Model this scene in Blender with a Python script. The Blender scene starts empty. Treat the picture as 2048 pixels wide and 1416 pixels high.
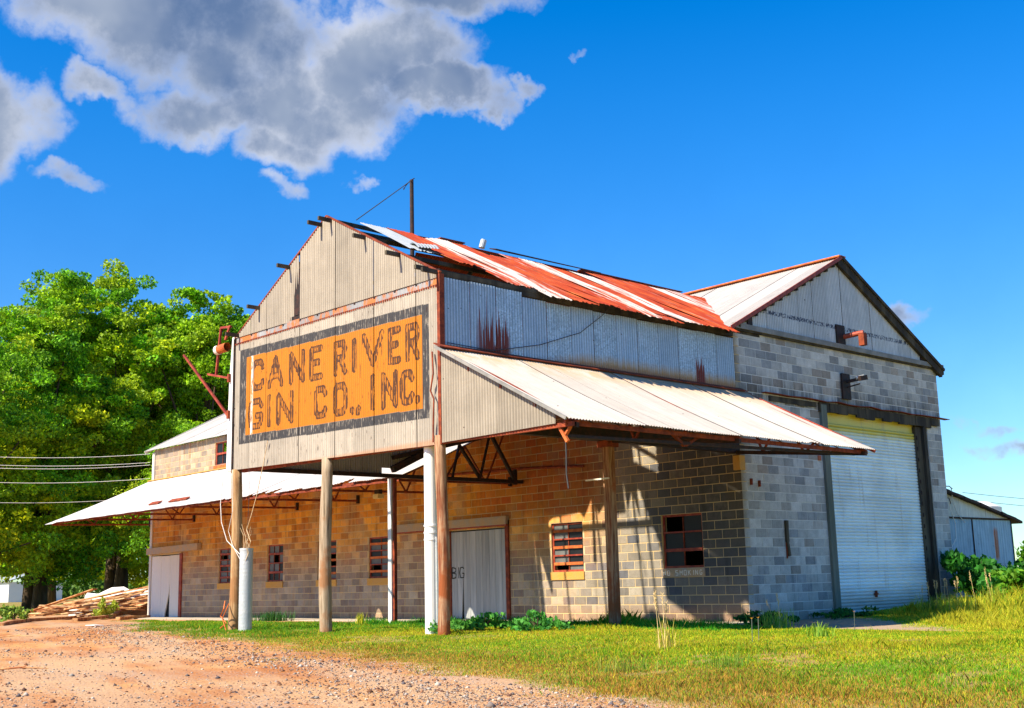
import bpy, math, random
import numpy as np
from mathutils import Matrix, Vector

random.seed(7); RNG = np.random.default_rng(7)
C = bpy.context.scene.collection
SC = bpy.context.scene
R = math.radians

# ------------------------------------------------------------------ camera
cam_d = bpy.data.cameras.new("camera"); cam = bpy.data.objects.new("camera", cam_d); C.objects.link(cam)
cr = Vector((0.67409606, 0.73824131, -0.02437745)); cu = Vector((0.15568843, -0.10974438, 0.98169103)); cf = Vector((-0.72204959, 0.66554935, 0.18891389))
CAM = Vector((15.9264, -21.4439, 0.9730))
cam.matrix_world = Matrix(((cr.x, cu.x, -cf.x, CAM.x), (cr.y, cu.y, -cf.y, CAM.y), (cr.z, cu.z, -cf.z, CAM.z), (0, 0, 0, 1)))
cam_d.sensor_width = 36.0; cam_d.lens = 2381.95 / 2048 * 36.0
cam_d.clip_start = 0.1; cam_d.clip_end = 6000
SC.camera = cam
SC.view_settings.view_transform = 'Standard'; SC.view_settings.look = 'None'
SC.view_settings.exposure = 1.0; SC.view_settings.gamma = 1.0
SC.cycles.max_bounces = 8; SC.cycles.use_denoising = True
SC.cycles.use_adaptive_sampling = True; SC.cycles.adaptive_threshold = 0.01


# ------------------------------------------------------------------ node helper
class NT:
    def __init__(s, tree):
        s.t = tree; s.t.nodes.clear()
    def new(s, typ, **kw):
        n = s.t.nodes.new(typ)
        for k, v in kw.items(): setattr(n, k, v)
        return n
    def put(s, sock, v):
        if isinstance(v, bpy.types.NodeSocket): s.t.links.new(v, sock)
        elif v is not None:
            if isinstance(v, tuple) and sock.type == 'RGBA' and len(v) == 3: v = v + (1.0,)
            if isinstance(v, tuple) and sock.type == 'VECTOR': v = v[:3]
            sock.default_value = v
    def m(s, op, a, b=None, c=None, clamp=False):
        n = s.new('ShaderNodeMath', operation=op, use_clamp=clamp)
        s.put(n.inputs[0], a)
        if b is not None: s.put(n.inputs[1], b)
        if c is not None: s.put(n.inputs[2], c)
        return n.outputs[0]
    def add(s, a, b): return s.m('ADD', a, b)
    def sub(s, a, b): return s.m('SUBTRACT', a, b)
    def mul(s, a, b): return s.m('MULTIPLY', a, b)
    def sat(s, a): return s.m('ADD', a, 0.0, clamp=True)
    def mn(s, a, b): return s.m('MINIMUM', a, b)
    def mx(s, a, b): return s.m('MAXIMUM', a, b)
    def step(s, a, lo, hi):          # smooth 0..1 between lo and hi
        n = s.new('ShaderNodeMapRange', interpolation_type='SMOOTHSTEP', clamp=True)
        s.put(n.inputs[0], a); n.inputs[1].default_value = lo; n.inputs[2].default_value = hi
        return n.outputs[0]
    def band(s, a, l0, l1, h0, h1): return s.mul(s.step(a, l0, l1), s.sub(1.0, s.step(a, h0, h1)))
    def vm(s, op, a, b=None):
        n = s.new('ShaderNodeVectorMath', operation=op); s.put(n.inputs[0], a)
        if b is not None: s.put(n.inputs[1], b)
        return n.outputs[0]
    def xyz(s, v):
        n = s.new('ShaderNodeSeparateXYZ'); s.put(n.inputs[0], v); return n.outputs[0], n.outputs[1], n.outputs[2]
    def vec(s, x, y, z):
        n = s.new('ShaderNodeCombineXYZ'); s.put(n.inputs[0], x); s.put(n.inputs[1], y); s.put(n.inputs[2], z); return n.outputs[0]
    def noise(s, v, scale=1.0, detail=4.0, rough=0.55, color=False):
        n = s.new('ShaderNodeTexNoise'); s.put(n.inputs['Vector'], v)
        n.inputs['Scale'].default_value = scale; n.inputs['Detail'].default_value = detail; n.inputs['Roughness'].default_value = rough
        return n.outputs['Color' if color else 'Fac']
    def voro(s, v, scale=1.0, feature='F1', out='Distance'):
        n = s.new('ShaderNodeTexVoronoi', feature=feature); s.put(n.inputs['Vector'], v); n.inputs['Scale'].default_value = scale
        return n.outputs[out]
    def white(s, v):
        n = s.new('ShaderNodeTexWhiteNoise', noise_dimensions='3D'); s.put(n.inputs['Vector'], v); return n.outputs['Value']
    def mix(s, f, a, b, mode='MIX'):
        n = s.new('ShaderNodeMix', data_type='RGBA', blend_type=mode)
        s.put(n.inputs[0], f); s.put(n.inputs[6], a); s.put(n.inputs[7], b); return n.outputs[2]
    def scale(s, col, f):            # colour times a number
        n = s.new('ShaderNodeVectorMath', operation='SCALE'); s.put(n.inputs[0], col); s.put(n.inputs['Scale'], f); return n.outputs[0]
    def pos(s): return s.new('ShaderNodeNewGeometry').outputs['Position']
    def rnd(s): return s.new('ShaderNodeObjectInfo').outputs['Random']
    def attr(s, name, out='Color'):
        n = s.new('ShaderNodeAttribute', attribute_name=name); return n.outputs[out]
    def bsdf(s, col, rough=0.8, metal=0.0, bump=None, bstr=0.3, bdist=0.02, spec=0.3, trans=None):
        b = s.new('ShaderNodeBsdfPrincipled'); s.put(b.inputs['Base Color'], col)
        s.put(b.inputs['Roughness'], rough); s.put(b.inputs['Metallic'], metal); b.inputs['Specular IOR Level'].default_value = spec
        if bump is not None:
            n = s.new('ShaderNodeBump'); s.put(n.inputs['Height'], bump); n.inputs['Strength'].default_value = bstr
            n.inputs['Distance'].default_value = bdist; s.t.links.new(n.outputs[0], b.inputs['Normal'])
        o = s.new('ShaderNodeOutputMaterial'); sh = b.outputs[0]
        if trans is not None:
            t = s.new('ShaderNodeBsdfTranslucent'); s.put(t.inputs['Color'], col)
            x = s.new('ShaderNodeMixShader'); x.inputs[0].default_value = trans
            s.t.links.new(sh, x.inputs[1]); s.t.links.new(t.outputs[0], x.inputs[2]); sh = x.outputs[0]
        s.t.links.new(sh, o.inputs[0])


def newmat(name):
    m = bpy.data.materials.new(name); m.use_nodes = True
    return m, NT(m.node_tree)


# ------------------------------------------------------------------ sky and sun
SUN_DIR = Vector((0.066, 0.722, -0.687)).normalized()      # the way the light travels
sun_el = math.asin(-SUN_DIR.z); sun_az = math.atan2(-SUN_DIR.x, -SUN_DIR.y)
W = bpy.data.worlds.new("World"); SC.world = W; W.use_nodes = True
t = NT(W.node_tree)
sky = t.new('ShaderNodeTexSky', sky_type='NISHITA'); sky.sun_disc = False
sky.sun_elevation = sun_el; sky.sun_rotation = sun_az; sky.altitude = 0; sky.air_density = 1.0; sky.dust_density = 0.0; sky.ozone_density = 3.0
hs = t.new('ShaderNodeHueSaturation'); hs.inputs['Saturation'].default_value = 1.45; hs.inputs['Value'].default_value = 1.0; hs.inputs['Hue'].default_value = 0.508
t.t.links.new(sky.outputs[0], hs.inputs['Color'])
D = t.vm('NORMALIZE', t.new('ShaderNodeTexCoord').outputs['Generated'])
dx, dy, dz = t.xyz(D)
warp = t.vm('SCALE', t.vm('SUBTRACT', t.noise(D, 9.0, 6.0, 0.6, color=True), (0.5, 0.5, 0.5)))
warp.node.inputs['Scale'].default_value = 0.11
wx, wy, wz = t.xyz(t.vm('ADD', D, warp))
az = t.mul(t.m('ARCTAN2', wx, wy), 57.2958); el = t.mul(t.m('ARCSINE', t.m('MINIMUM', wz, 0.9999)), 57.2958)
blobs = [(-66, 26.5, 6.5, 3.6), (-60.5, 24.4, 6, 3.3), (-57, 22.4, 5.6, 2.7), (-53.2, 25, 4.6, 3.0), (-62.6, 22.4, 4.6, 1.9), (-50.4, 23.1, 3.6, 1.5),
         (-58.3, 20.6, 2.9, 1.6), (-48.1, 22.6, 1.6, .8), (-72.4, 20.9, 3.6, 2.5), (-73.5, 19.3, 3.4, 1.6), (-67.3, 22.6, 2.0, 1.0), (-68.6, 18.4, 1.8, .65),
         (-46.6, 23.0, .75, .7), (-54.9, 19.5, .8, .4), (-58.6, 18.6, 1.3, .6), (-28.2, 11.7, 1.8, .8), (-25.0, 5.5, 1.7, .55), (-25.4, 6.6, 1.2, .4),
         (-60, 31, 15, 4.5), (-44, 24.8, .5, .3), (-50.5, 28.5, 5, 2.2)]
dens = None
for a0, e0, ra, re in blobs:
    u = t.mul(t.add(az, -a0), 1 / ra); v = t.mul(t.add(el, -e0), 1 / re)
    d = t.sub(1.0, t.add(t.mul(u, u), t.mul(v, v)))
    d = t.mul(d, min(1.0, 0.45 + re / 3.2))
    dens = d if dens is None else t.mx(dens, d)
n1 = t.noise(D, 14.0, 7.0, 0.62); n2 = t.noise(D, 5.0, 5.0, 0.55)
far = t.mul(t.sub(t.noise(D, 2.6, 6.0, 0.6), 0.60), 4.0)
side = t.mx(t.step(az, -14, -6), t.mx(t.sub(1.0, t.step(az, -92, -82)), t.step(el, 32, 40)))
far = t.sub(t.mul(far, 1.0), t.mul(t.sub(1.0, side), 6.0)); far = t.sub(far, t.mul(t.sub(1.0, t.step(el, 2.0, 9.0)), 2.0))
dens = t.mx(dens, far)
raw = t.add(dens, t.mul(t.sub(n1, 0.52), 2.0))
mask = t.mul(t.step(raw, -0.12, 0.70), 0.95)
core = t.step(t.add(raw, t.mul(t.sub(n2, 0.5), 1.0)), 0.08, 0.90)
puff = t.step(t.noise(D, 8.0, 4.0, 0.55), 0.36, 0.70)
rim = t.mix(puff, (2.2, 2.55, 3.3, 1), (4.1, 4.15, 4.4, 1))
gray = t.mix(puff, (0.60, 0.95, 1.70, 1), (1.75, 2.05, 2.6, 1))
cloud = t.mix(core, rim, gray)
hz = t.add(.44, t.mul(t.step(el, -2.0, 24.0), .56))
skyb = t.vm('MULTIPLY', hs.outputs[0], t.vec(hz, t.add(.28, t.mul(hz, .72)), t.add(.45, t.mul(hz, .55))))
skyc = t.mix(mask, skyb, cloud)
bg = t.new('ShaderNodeBackground'); t.put(bg.inputs[0], skyc); bg.inputs[1].default_value = 0.112
wo = t.new('ShaderNodeOutputWorld'); t.t.links.new(bg.outputs[0], wo.inputs[0])

sl = bpy.data.lights.new("sun", 'SUN'); sl.energy = 5.0; sl.angle = R(0.55); sl.color = (1.0, 0.88, 0.68)
so = bpy.data.objects.new("sun", sl); C.objects.link(so); so.rotation_euler = SUN_DIR.to_track_quat('-Z', 'Y').to_euler()


# ------------------------------------------------------------------ mesh helpers
def mesh_obj(name, verts, faces, mat, parent=None, loc=(0, 0, 0), smooth=False, link=True):
    me = bpy.data.meshes.new(name); me.from_pydata([tuple(v) for v in verts], [], faces)
    if mat is not None: me.materials.append(mat)
    if smooth: me.polygons.foreach_set('use_smooth', [True] * len(me.polygons))
    o = bpy.data.objects.new(name, me); C.objects.link(o); o.location = loc
    if parent is not None: o.parent = parent
    return o


def np_obj(name, V, F, mat, parent=None, smooth=False, attrs=None, k=4):
    """V (n,3), F (m,k) as numpy arrays -> one mesh object"""
    me = bpy.data.meshes.new(name); n = len(V); m = len(F)
    me.vertices.add(n); me.vertices.foreach_set('co', np.ascontiguousarray(V, dtype=np.float32).ravel())
    me.loops.add(m * k); me.loops.foreach_set('vertex_index', np.ascontiguousarray(F, dtype=np.int32).ravel())
    me.polygons.add(m); me.polygons.foreach_set('loop_start', np.arange(0, m * k, k, dtype=np.int32))
    me.polygons.foreach_set('loop_total', np.full(m, k, dtype=np.int32))
    if smooth: me.polygons.foreach_set('use_smooth', np.ones(m, dtype=bool))
    me.update(calc_edges=True)
    for an, (dom, arr) in (attrs or {}).items():
        a = me.color_attributes.new(an, 'FLOAT_COLOR', dom); a.data.foreach_set('color', np.ascontiguousarray(arr, dtype=np.float32).ravel())
    if mat is not None: me.materials.append(mat)
    o = bpy.data.objects.new(name, me); C.objects.link(o)
    if parent is not None: o.parent = parent
    return o


class MB:
    def __init__(s): s.v = []; s.f = []
    def box(s, x0, x1, y0, y1, z0, z1):
        n = len(s.v)
        s.v += [(x, y, z) for z in (z0, z1) for x, y in ((x0, y0), (x1, y0), (x1, y1), (x0, y1))]
        s.f += [tuple(n + i for i in q) for q in ((0, 3, 2, 1), (4, 5, 6, 7), (0, 1, 5, 4), (1, 2, 6, 5), (2, 3, 7, 6), (3, 0, 4, 7))]
        return s
    def bar(s, p, q, w=0.05, h=0.05, up=(0, 0, 1), seg=1, wob=0.0):
        p = Vector(p); q = Vector(q); d = (q - p).normalized(); up = Vector(up)
        if abs(d.dot(up)) > 0.98: up = Vector((0, 1, 0))
        a = d.cross(up).normalized(); b = a.cross(d).normalized(); n = len(s.v)
        for i in range(seg + 1):
            c = p.lerp(q, i / seg)
            if wob: c = c + a * random.uniform(-wob, wob) + b * random.uniform(-wob, wob)
            for e, g in ((-1, -1), (1, -1), (1, 1), (-1, 1)): s.v.append(tuple(c + a * e * w / 2 + b * g * h / 2))
        for i in range(seg):
            k = n + 4 * i
            for j in range(4): s.f.append((k + j, k + (j + 1) % 4, k + 4 + (j + 1) % 4, k + 4 + j))
        s.f += [(n + 3, n + 2, n + 1, n), tuple(n + 4 * seg + j for j in range(4))]
        return s
    def tube(s, pts, rad, n=8, cap=True):
        pts = [Vector(p) for p in pts]; rad = rad if isinstance(rad, (list, tuple)) else [rad] * len(pts)
        k0 = len(s.v); ref = Vector((0, 0, 1)) if abs((pts[-1] - pts[0]).normalized().z) < 0.9 else Vector((1, 0, 0))
        for i, p in enumerate(pts):
            d = (pts[min(i + 1, len(pts) - 1)] - pts[max(i - 1, 0)]).normalized()
            a = d.cross(ref).normalized(); b = a.cross(d)
            for j in range(n):
                th = 2 * math.pi * j / n; s.v.append(tuple(p + (a * math.cos(th) + b * math.sin(th)) * rad[i]))
        for i in range(len(pts) - 1):
            for j in range(n):
                a0 = k0 + i * n + j; a1 = k0 + i * n + (j + 1) % n; s.f.append((a0, a1, a1 + n, a0 + n))
        if cap:
            s.f.append(tuple(k0 + j for j in range(n))[::-1]); s.f.append(tuple(k0 + (len(pts) - 1) * n + j for j in range(n)))
        return s
    def poly(s, pts, thick=None):
        n = len(s.v); s.v += [tuple(p) for p in pts]; m = len(pts)
        s.f.append(tuple(range(n, n + m)))
        if thick is not None:
            t_ = Vector(thick); s.v += [tuple(Vector(p) + t_) for p in pts]
            s.f.append(tuple(range(n + 2 * m - 1, n + m - 1, -1)))
            for i in range(m): s.f.append((n + i, n + m + i, n + m + (i + 1) % m, n + (i + 1) % m))
        return s
    def build(s, name, mat, parent=None, smooth=False, **kw):
        o = mesh_obj(name, s.v, s.f, mat, parent, smooth=smooth)
        for k, v in kw.items(): o[k] = v
        return o


def thing(name, label, cat, loc=(0, 0, 0), group=None):
    o = bpy.data.objects.new(name, None); C.objects.link(o); o.location = loc; o.empty_display_size = 0.2
    o['label'] = label; o['category'] = cat
    if group: o['group'] = group
    return o


def tag(o, label=None, cat=None, group=None, kind=None):
    if label: o['label'] = label
    if cat: o['category'] = cat
    if group: o['group'] = group
    if kind: o['kind'] = kind
    return o


def corr(name, O, U, Vv, N, u0, u1, vlo, vhi, mat, parent, amp=0.009, pitch=0.068, rows=2, spp=6, off=0.0, smooth=True, bend=None, **kw):
    """corrugated sheet: u along U (across the ribs), v along Vv (ribs run along v), displaced on N"""
    O = np.array(O, float); U = np.array(U, float); Vv = np.array(Vv, float); N = np.array(N, float)
    nu = max(2, int(round((u1 - u0) / pitch * spp)) + 1); u = np.linspace(u0, u1, nu)
    lo = np.array([vlo(a) if callable(vlo) else vlo for a in u]); hi = np.array([vhi(a) if callable(vhi) else vhi for a in u])
    tt = np.linspace(0, 1, rows)[:, None]; v = lo[None] * (1 - tt) + hi[None] * tt
    uu = np.broadcast_to(u[None], v.shape); w = amp * np.sin(uu * 2 * math.pi / pitch) + off
    if bend is not None: w = w + bend(uu, v)
    P = O + uu[..., None] * U + v[..., None] * Vv + w[..., None] * N
    idx = np.arange(rows * nu).reshape(rows, nu)
    F = np.stack([idx[:-1, :-1], idx[:-1, 1:], idx[1:, 1:], idx[1:, :-1]], -1).reshape(-1, 4)
    o = np_obj(name, P.reshape(-1, 3), F, mat, parent, smooth=smooth, attrs=kw.pop('attrs', None))
    for k, x in kw.items(): o[k] = x
    return o


# ------------------------------------------------------------------ ground shape
def ss(a, b, x):
    tq = np.clip((np.asarray(x, float) - a) / (b - a), 0, 1); return tq * tq * (3 - 2 * tq)
def hill(x, y):
    x = np.asarray(x, float); y = np.asarray(y, float)
    h = 0.15 * np.exp(-((y + 7.5) / 4.0) ** 2)
    h = h + 0.35 * ss(1, 11, y) * ss(-1, 0.5, x) + 0.25 * ss(5, 35, -x - 30)
    wob = np.sin(x * .9 + 1.3 * np.sin(y * .7)) * np.cos(y * 1.1 + x * .3) * 0.012
    return h + wob * ss(0.5, 2.5, -y) * ss(60, 20, np.hypot(x, y))
def fbm(x, y, s=1.0, seed=0):
    r = np.random.default_rng(seed); o = 0; a = 1.0; k = s
    for _ in range(5):
        ph = r.uniform(0, 6.28, 6); an = r.uniform(0, 6.28, 3)
        o = o + a * (np.sin(k * (x * math.cos(an[0]) + y * math.sin(an[0])) + ph[0] + 1.5 * np.sin(k * .7 * (x * math.cos(an[1]) + y * math.sin(an[1])) + ph[1]))
                     * np.cos(k * (x * math.cos(an[2]) + y * math.sin(an[2])) + ph[2]))
        a *= .55; k *= 1.9
    return o / 2.0
BX = [-60, -30, -16, -13, -10.5, -2.7, 2.6, 5.7, 7.4, 9.0, 10.2, 14, 30, 60]
BY = [-1.0, -2.0, -5.6, -8.0, -9.2, -10.9, -12.3, -13.2, -13.8, -14.3, -14.9, -17, -26, -45]
def grass_d(x, y):
    """metres inside the grass, negative on the dirt"""
    x = np.asarray(x, float); y = np.asarray(y, float)
    d = y - np.interp(x, BX, BY)
    top = np.where(x < -9, -3.0 + 0 * x, -1.45 + 0 * x) + 1.4 * ss(-9, -7, x) * 0
    d2 = np.where((x < 0.6) & (y < 4), top - y, 9.0)
    d = np.minimum(d, d2)
    far = (x < -40) | (y > 9) | (x > 20)
    d = np.where(far, np.maximum(d, 2.0), d)
    # bare concrete drive before the roller door
    dr = np.maximum(np.maximum(-(x - 0.0), x - 6.5), np.maximum(-2.9 - .12 * (x - 2) - y, y - 3.4 + 1.0 * x))
    d = np.minimum(d, np.where(y > -4, dr * 1.0, 9.0))
    return d


# ------------------------------------------------------------------ materials
def block_mat(axis):
    m, t = newmat('block_' + axis)
    P = t.pos(); x, y, z = t.xyz(P)
    row = t.m('FLOOR', t.mul(z, 1 / .2032)); par = t.m('MODULO', t.add(row, 100.0), 2.0)
    u = x if axis == 'x' else y
    sh = t.mul(par, .5) if axis == 'x' else t.mul(t.sub(1.0, par), .5)
    col = t.m('FLOOR', t.add(t.mul(u, 1 / .4064), t.add(sh, .001)))
    idv = t.vec(col, row, 3.7); r1 = t.white(idv); r2 = t.white(t.vec(col, row, 9.1)); r3 = t.white(t.vec(row, col, 21.3))
    fine = t.noise(P, 55.0, 4.0, 0.7); mid = t.noise(P, 7.0, 4.0, 0.6); big = t.noise(P, 0.8, 4.0, 0.6)
    streak = t.noise(t.vec(t.mul(u, 5.0), 0.0, t.mul(z, 0.5)), 1.0, 4.0, 0.6)
    if axis == 'x':
        base = t.mix(r2, (0.27, 0.24, 0.205, 1), (0.44, 0.38, 0.29, 1))
        base = t.mix(t.mul(t.step(r3, .6, .95), t.add(.35, t.mul(t.step(x, -7, -4), .65))), base, (0.15, 0.155, 0.18, 1))
        fac = t.add(0.64, t.mul(r1, 0.30))
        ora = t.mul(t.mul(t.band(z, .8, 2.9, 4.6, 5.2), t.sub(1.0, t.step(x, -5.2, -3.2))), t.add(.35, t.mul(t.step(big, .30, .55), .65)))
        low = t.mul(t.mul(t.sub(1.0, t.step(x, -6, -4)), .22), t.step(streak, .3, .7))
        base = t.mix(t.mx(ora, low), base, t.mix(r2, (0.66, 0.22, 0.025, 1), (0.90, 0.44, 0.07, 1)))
        red = t.mul(t.band(x, -9.6, -8.0, -4.9, -4.0), t.step(z, 2.4, 2.9))
        base = t.mix(t.mul(red, t.add(.35, t.mul(r1, .5))), base, (0.40, 0.075, 0.015, 1))
        vs = t.mul(t.step(streak, .56, .7), t.mul(t.step(z, 1.2, 3.2), t.sub(1.0, t.step(x, -12, -8))))
        base = t.mix(t.mul(vs, .6), base, (0.36, 0.10, 0.02, 1))
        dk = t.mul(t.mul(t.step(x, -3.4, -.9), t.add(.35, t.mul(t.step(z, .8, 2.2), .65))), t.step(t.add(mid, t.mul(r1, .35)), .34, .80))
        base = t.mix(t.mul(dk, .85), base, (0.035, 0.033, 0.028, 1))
        cs = t.mul(t.step(x, -.65, -.2), t.step(z, 1.4, 3.0))
        base = t.mix(t.mul(cs, .55), base, (0.20, 0.13, 0.03, 1))
        warm = t.sub(1.0, t.step(z, .15, .55)); wc = (0.36, 0.20, 0.11, 1)
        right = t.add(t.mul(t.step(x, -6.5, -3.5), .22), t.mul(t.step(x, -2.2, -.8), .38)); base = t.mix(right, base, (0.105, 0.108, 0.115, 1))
    else:
        base = t.mix(r2, (0.37, 0.365, 0.345, 1), (0.55, 0.54, 0.51, 1))
        base = t.mix(t.mul(t.step(r3, .72, .9), .65), base, (0.22, 0.24, 0.265, 1))
        base = t.mix(t.mul(t.step(r1, .90, .93), .7), base, (0.33, 0.27, 0.22, 1))
        fac = t.add(0.84, t.mul(r2, 0.24))
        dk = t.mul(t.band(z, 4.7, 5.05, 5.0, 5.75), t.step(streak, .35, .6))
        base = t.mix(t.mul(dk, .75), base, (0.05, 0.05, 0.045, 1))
        w = t.mul(t.band(z, .6, 2, 3.2, 4), t.mul(t.step(big, .45, .7), .4)); base = t.mix(w, base, (0.50, 0.53, 0.55, 1))
        cs = t.mul(t.sub(1.0, t.step(y, .02, .22)), t.step(z, 1.0, 3.0)); base = t.mix(t.mul(cs, .6), base, (0.20, 0.14, 0.05, 1))
        warm = t.sub(1.0, t.step(z, .1, .6)); wc = (0.30, 0.23, 0.17, 1)
    base = t.mix(t.mul(warm, t.add(.35, t.mul(mid, .5))), base, wc)
    fac = t.mul(fac, t.sub(1.06, t.mul(t.mul(t.step(streak, .50, .72), t.step(big, .35, .65)), .38)))
    fac = t.mul(fac, t.add(.82, t.mul(t.noise(P, 2.6, 5.0, .65), .36)))
    fac = t.mul(fac, t.add(.55, t.mul(fine, .90)))
    pit = t.step(t.voro(P, 26.0), .10, .17); fac = t.mul(fac, t.add(.55, t.mul(pit, .45)))
    fac = t.mul(fac, t.add(.7, t.mul(mid, .6)))
    t.bsdf(t.scale(base, fac), 0.95, 0, bump=t.add(t.mul(fine, .6), mid), bstr=.5, bdist=.01)
    return m
M = {}
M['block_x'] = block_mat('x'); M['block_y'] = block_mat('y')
def simple(name, col, rough=.8, metal=0.0, var=.35, scale=6.0, stretch=(1, 1, 1), col2=None, spec=.3, bump=.2):
    m, t = newmat(name); P = t.vm('MULTIPLY', t.pos(), stretch)
    n = t.noise(P, scale, 5.0, .6); n2 = t.noise(P, scale * 7, 3.0, .6)
    base = t.mix(t.step(n, .38, .66), col + (1,), (col2 or col) + (1,))
    f = t.add(1 - var, t.mul(t.add(n, n2), var)); rr = t.add(.88, t.mul(t.rnd(), .24))
    t.bsdf(t.scale(base, t.mul(f, rr)), rough, metal, bump=n2, bstr=bump, spec=spec); M[name] = m; return m
simple('mortar_x', (0.70, 0.50, 0.23), .95, scale=3.0, col2=(0.58, 0.47, 0.31), var=.15)
simple('mortar_y', (0.74, 0.73, 0.70), .95, scale=3.0, col2=(0.62, 0.62, 0.60), var=.15)
simple('concrete', (0.42, 0.36, 0.28), .9, scale=2.0, col2=(0.34, 0.31, 0.27))
simple('concrete_dark', (0.24, 0.22, 0.19), .95, scale=2.0)
simple('dark_timber', (0.035, 0.030, 0.024), .9, scale=3, stretch=(1, 1, .15), col2=(0.09, 0.075, 0.05), var=.5)
simple('green_timber', (0.10, 0.12, 0.10), .85, scale=3, stretch=(1, 1, .15), col2=(0.16, 0.17, 0.14))
simple('black_iron', (0.018, 0.014, 0.013), .7, scale=9, col2=(0.05, 0.02, 0.014))
simple('rust_iron', (0.16, 0.030, 0.014), .8, scale=8, col2=(0.28, 0.055, 0.018), var=.5)
simple('red_paint', (0.24, 0.030, 0.020), .55, scale=7, col2=(0.36, 0.07, 0.03))
simple('orange_rust', (0.45, 0.10, 0.025), .7, scale=6, col2=(0.62, 0.17, 0.04))
simple('white_paint', (0.80, 0.80, 0.78), .45, scale=2, col2=(0.74, 0.76, 0.76), var=.12, bump=.05)
simple('galvanised', (0.50, 0.53, 0.54), .5, .35, scale=4, col2=(0.40, 0.44, 0.46), var=.25, bump=.25)
simple('trim_grey', (0.22, 0.22, 0.21), .7, scale=3, col2=(0.30, 0.29, 0.27))
simple('board_grey', (0.30, 0.32, 0.33), .85, scale=2.5, stretch=(4, 4, .25), col2=(0.38, 0.39, 0.39), var=.3)
simple('board_white', (0.74, 0.69, 0.60), .8, scale=2.5, stretch=(4, 4, .25), col2=(0.66, 0.62, 0.56), var=.25)
simple('sill_ochre', (0.62, 0.33, 0.07), .9, scale=4, col2=(0.52, 0.30, 0.10))
simple('sill_grey', (0.50, 0.34, 0.20), .9, scale=4, col2=(0.36, 0.31, 0.26))
simple('inside', (0.03, 0.028, 0.025), .95)
simple('wire', (0.05, 0.05, 0.05), .6)
simple('wire_white', (0.75, 0.74, 0.70), .6)
simple('wire_tan', (0.60, 0.44, 0.26), .8)
simple('black_paint', (0.012, 0.012, 0.012), .8)
simple('chalk', (0.78, 0.74, 0.66), .9)
simple('lumber', (0.34, 0.12, 0.05), .85, scale=4, col2=(0.62, 0.38, 0.17), var=.5)
simple('lumber_pale', (0.66, 0.46, 0.26), .85, scale=4, col2=(0.50, 0.30, 0.15), var=.4)
simple('sheet_white', (0.78, 0.76, 0.72), .6, scale=3)
simple('brick_red', (0.42, 0.12, 0.06), .9)
simple('bark', (0.075, 0.052, 0.033), .95, scale=3, stretch=(3, 3, .5), col2=(0.12, 0.085, 0.05), var=.6, bump=.6)
simple('seed', (0.66, 0.48, 0.22), .9)
simple('petal', (0.85, 0.42, 0.03), .7)
def glass_mat(name, col, rough):
    m, t = newmat(name); n = t.noise(t.pos(), 4.0, 4.0)
    t.bsdf(t.scale(col + (1,), t.add(.5, n)), rough, 0, spec=.25); M[name] = m
glass_mat('glass_dark', (0.010, 0.012, 0.014), .45); glass_mat('glass_pale', (0.13, 0.14, 0.14), .5)

def wood_post(name, c1, c2, c3):
    m, t = newmat(name); P = t.pos(); x, y, z = t.xyz(P)
    g = t.noise(t.vec(t.mul(x, 22.0), t.mul(y, 22.0), t.mul(z, 1.4)), 1.0, 6.0, .65)
    big = t.noise(P, 1.6, 4.0, .6)
    c = t.mix(t.step(g, .35, .62), c1 + (1,), c2 + (1,)); c = t.mix(t.step(t.add(big, t.mul(z, -.05)), .42, .58), c, c3 + (1,))
    crack = t.step(g, .28, .36); t.bsdf(t.scale(c, t.add(.35, t.mul(crack, .65))), .9, 0, bump=g, bstr=.8, bdist=.02); M[name] = m
wood_post('post_tan', (0.26, 0.14, 0.06), (0.46, 0.30, 0.15), (0.30, 0.15, 0.06))
wood_post('post_grey', (0.22, 0.16, 0.10), (0.42, 0.33, 0.23), (0.30, 0.15, 0.07))
wood_post('post_red', (0.17, 0.045, 0.018), (0.42, 0.26, 0.15), (0.27, 0.075, 0.022))

def metal_mat(name, base, alt, tone=.12, rough=.5, metal=.15, streak=None, axis='x', extra=None, ribs=False):
    """painted / galvanised sheet; streaks run along the ribs"""
    m, t = newmat(name); P = t.pos(); x, y, z = t.xyz(P)
    uu = x if axis == 'x' else y
    sv = t.vec(t.mul(uu, 13.0), 0.0, t.mul(z, .7)); st = t.noise(sv, 1.0, 5.0, .65)
    n = t.noise(P, 3.0, 5.0, .6); f = t.noise(P, 40.0, 3.0, .6); r = t.rnd()
    c = t.mix(t.step(t.add(t.mul(st, .6), t.mul(n, .4)), .38, .64), base + (1,), alt + (1,))
    if streak: c = t.mix(t.mul(t.step(st, .62, .76), t.step(n, .45, .65)), c, streak + (1,))
    k = t.mul(t.add(1 - tone, t.mul(r, 2 * tone)), t.add(.86, t.mul(f, .28)))
    if ribs: k = t.mul(k, t.add(.80, t.mul(t.m('SINE', t.mul(uu, 2 * math.pi / .068)), .20)))  # shade of the grooves between ribs put into the colour
    c = t.scale(c, k)
    nail = t.voro(P, 3.2); c = t.mix(t.sub(1.0, t.step(nail, .035, .055)), c, (0.07, 0.045, 0.03, 1))
    if extra: c = extra(t, c, x, y, z, st, n, f, r)
    t.bsdf(c, rough, metal, bump=f, bstr=.08, spec=.35); M[name] = m
metal_mat('facade_metal', (0.40, 0.345, 0.27), (0.31, 0.265, 0.205), streak=(0.15, 0.11, 0.07), ribs=True)
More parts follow.
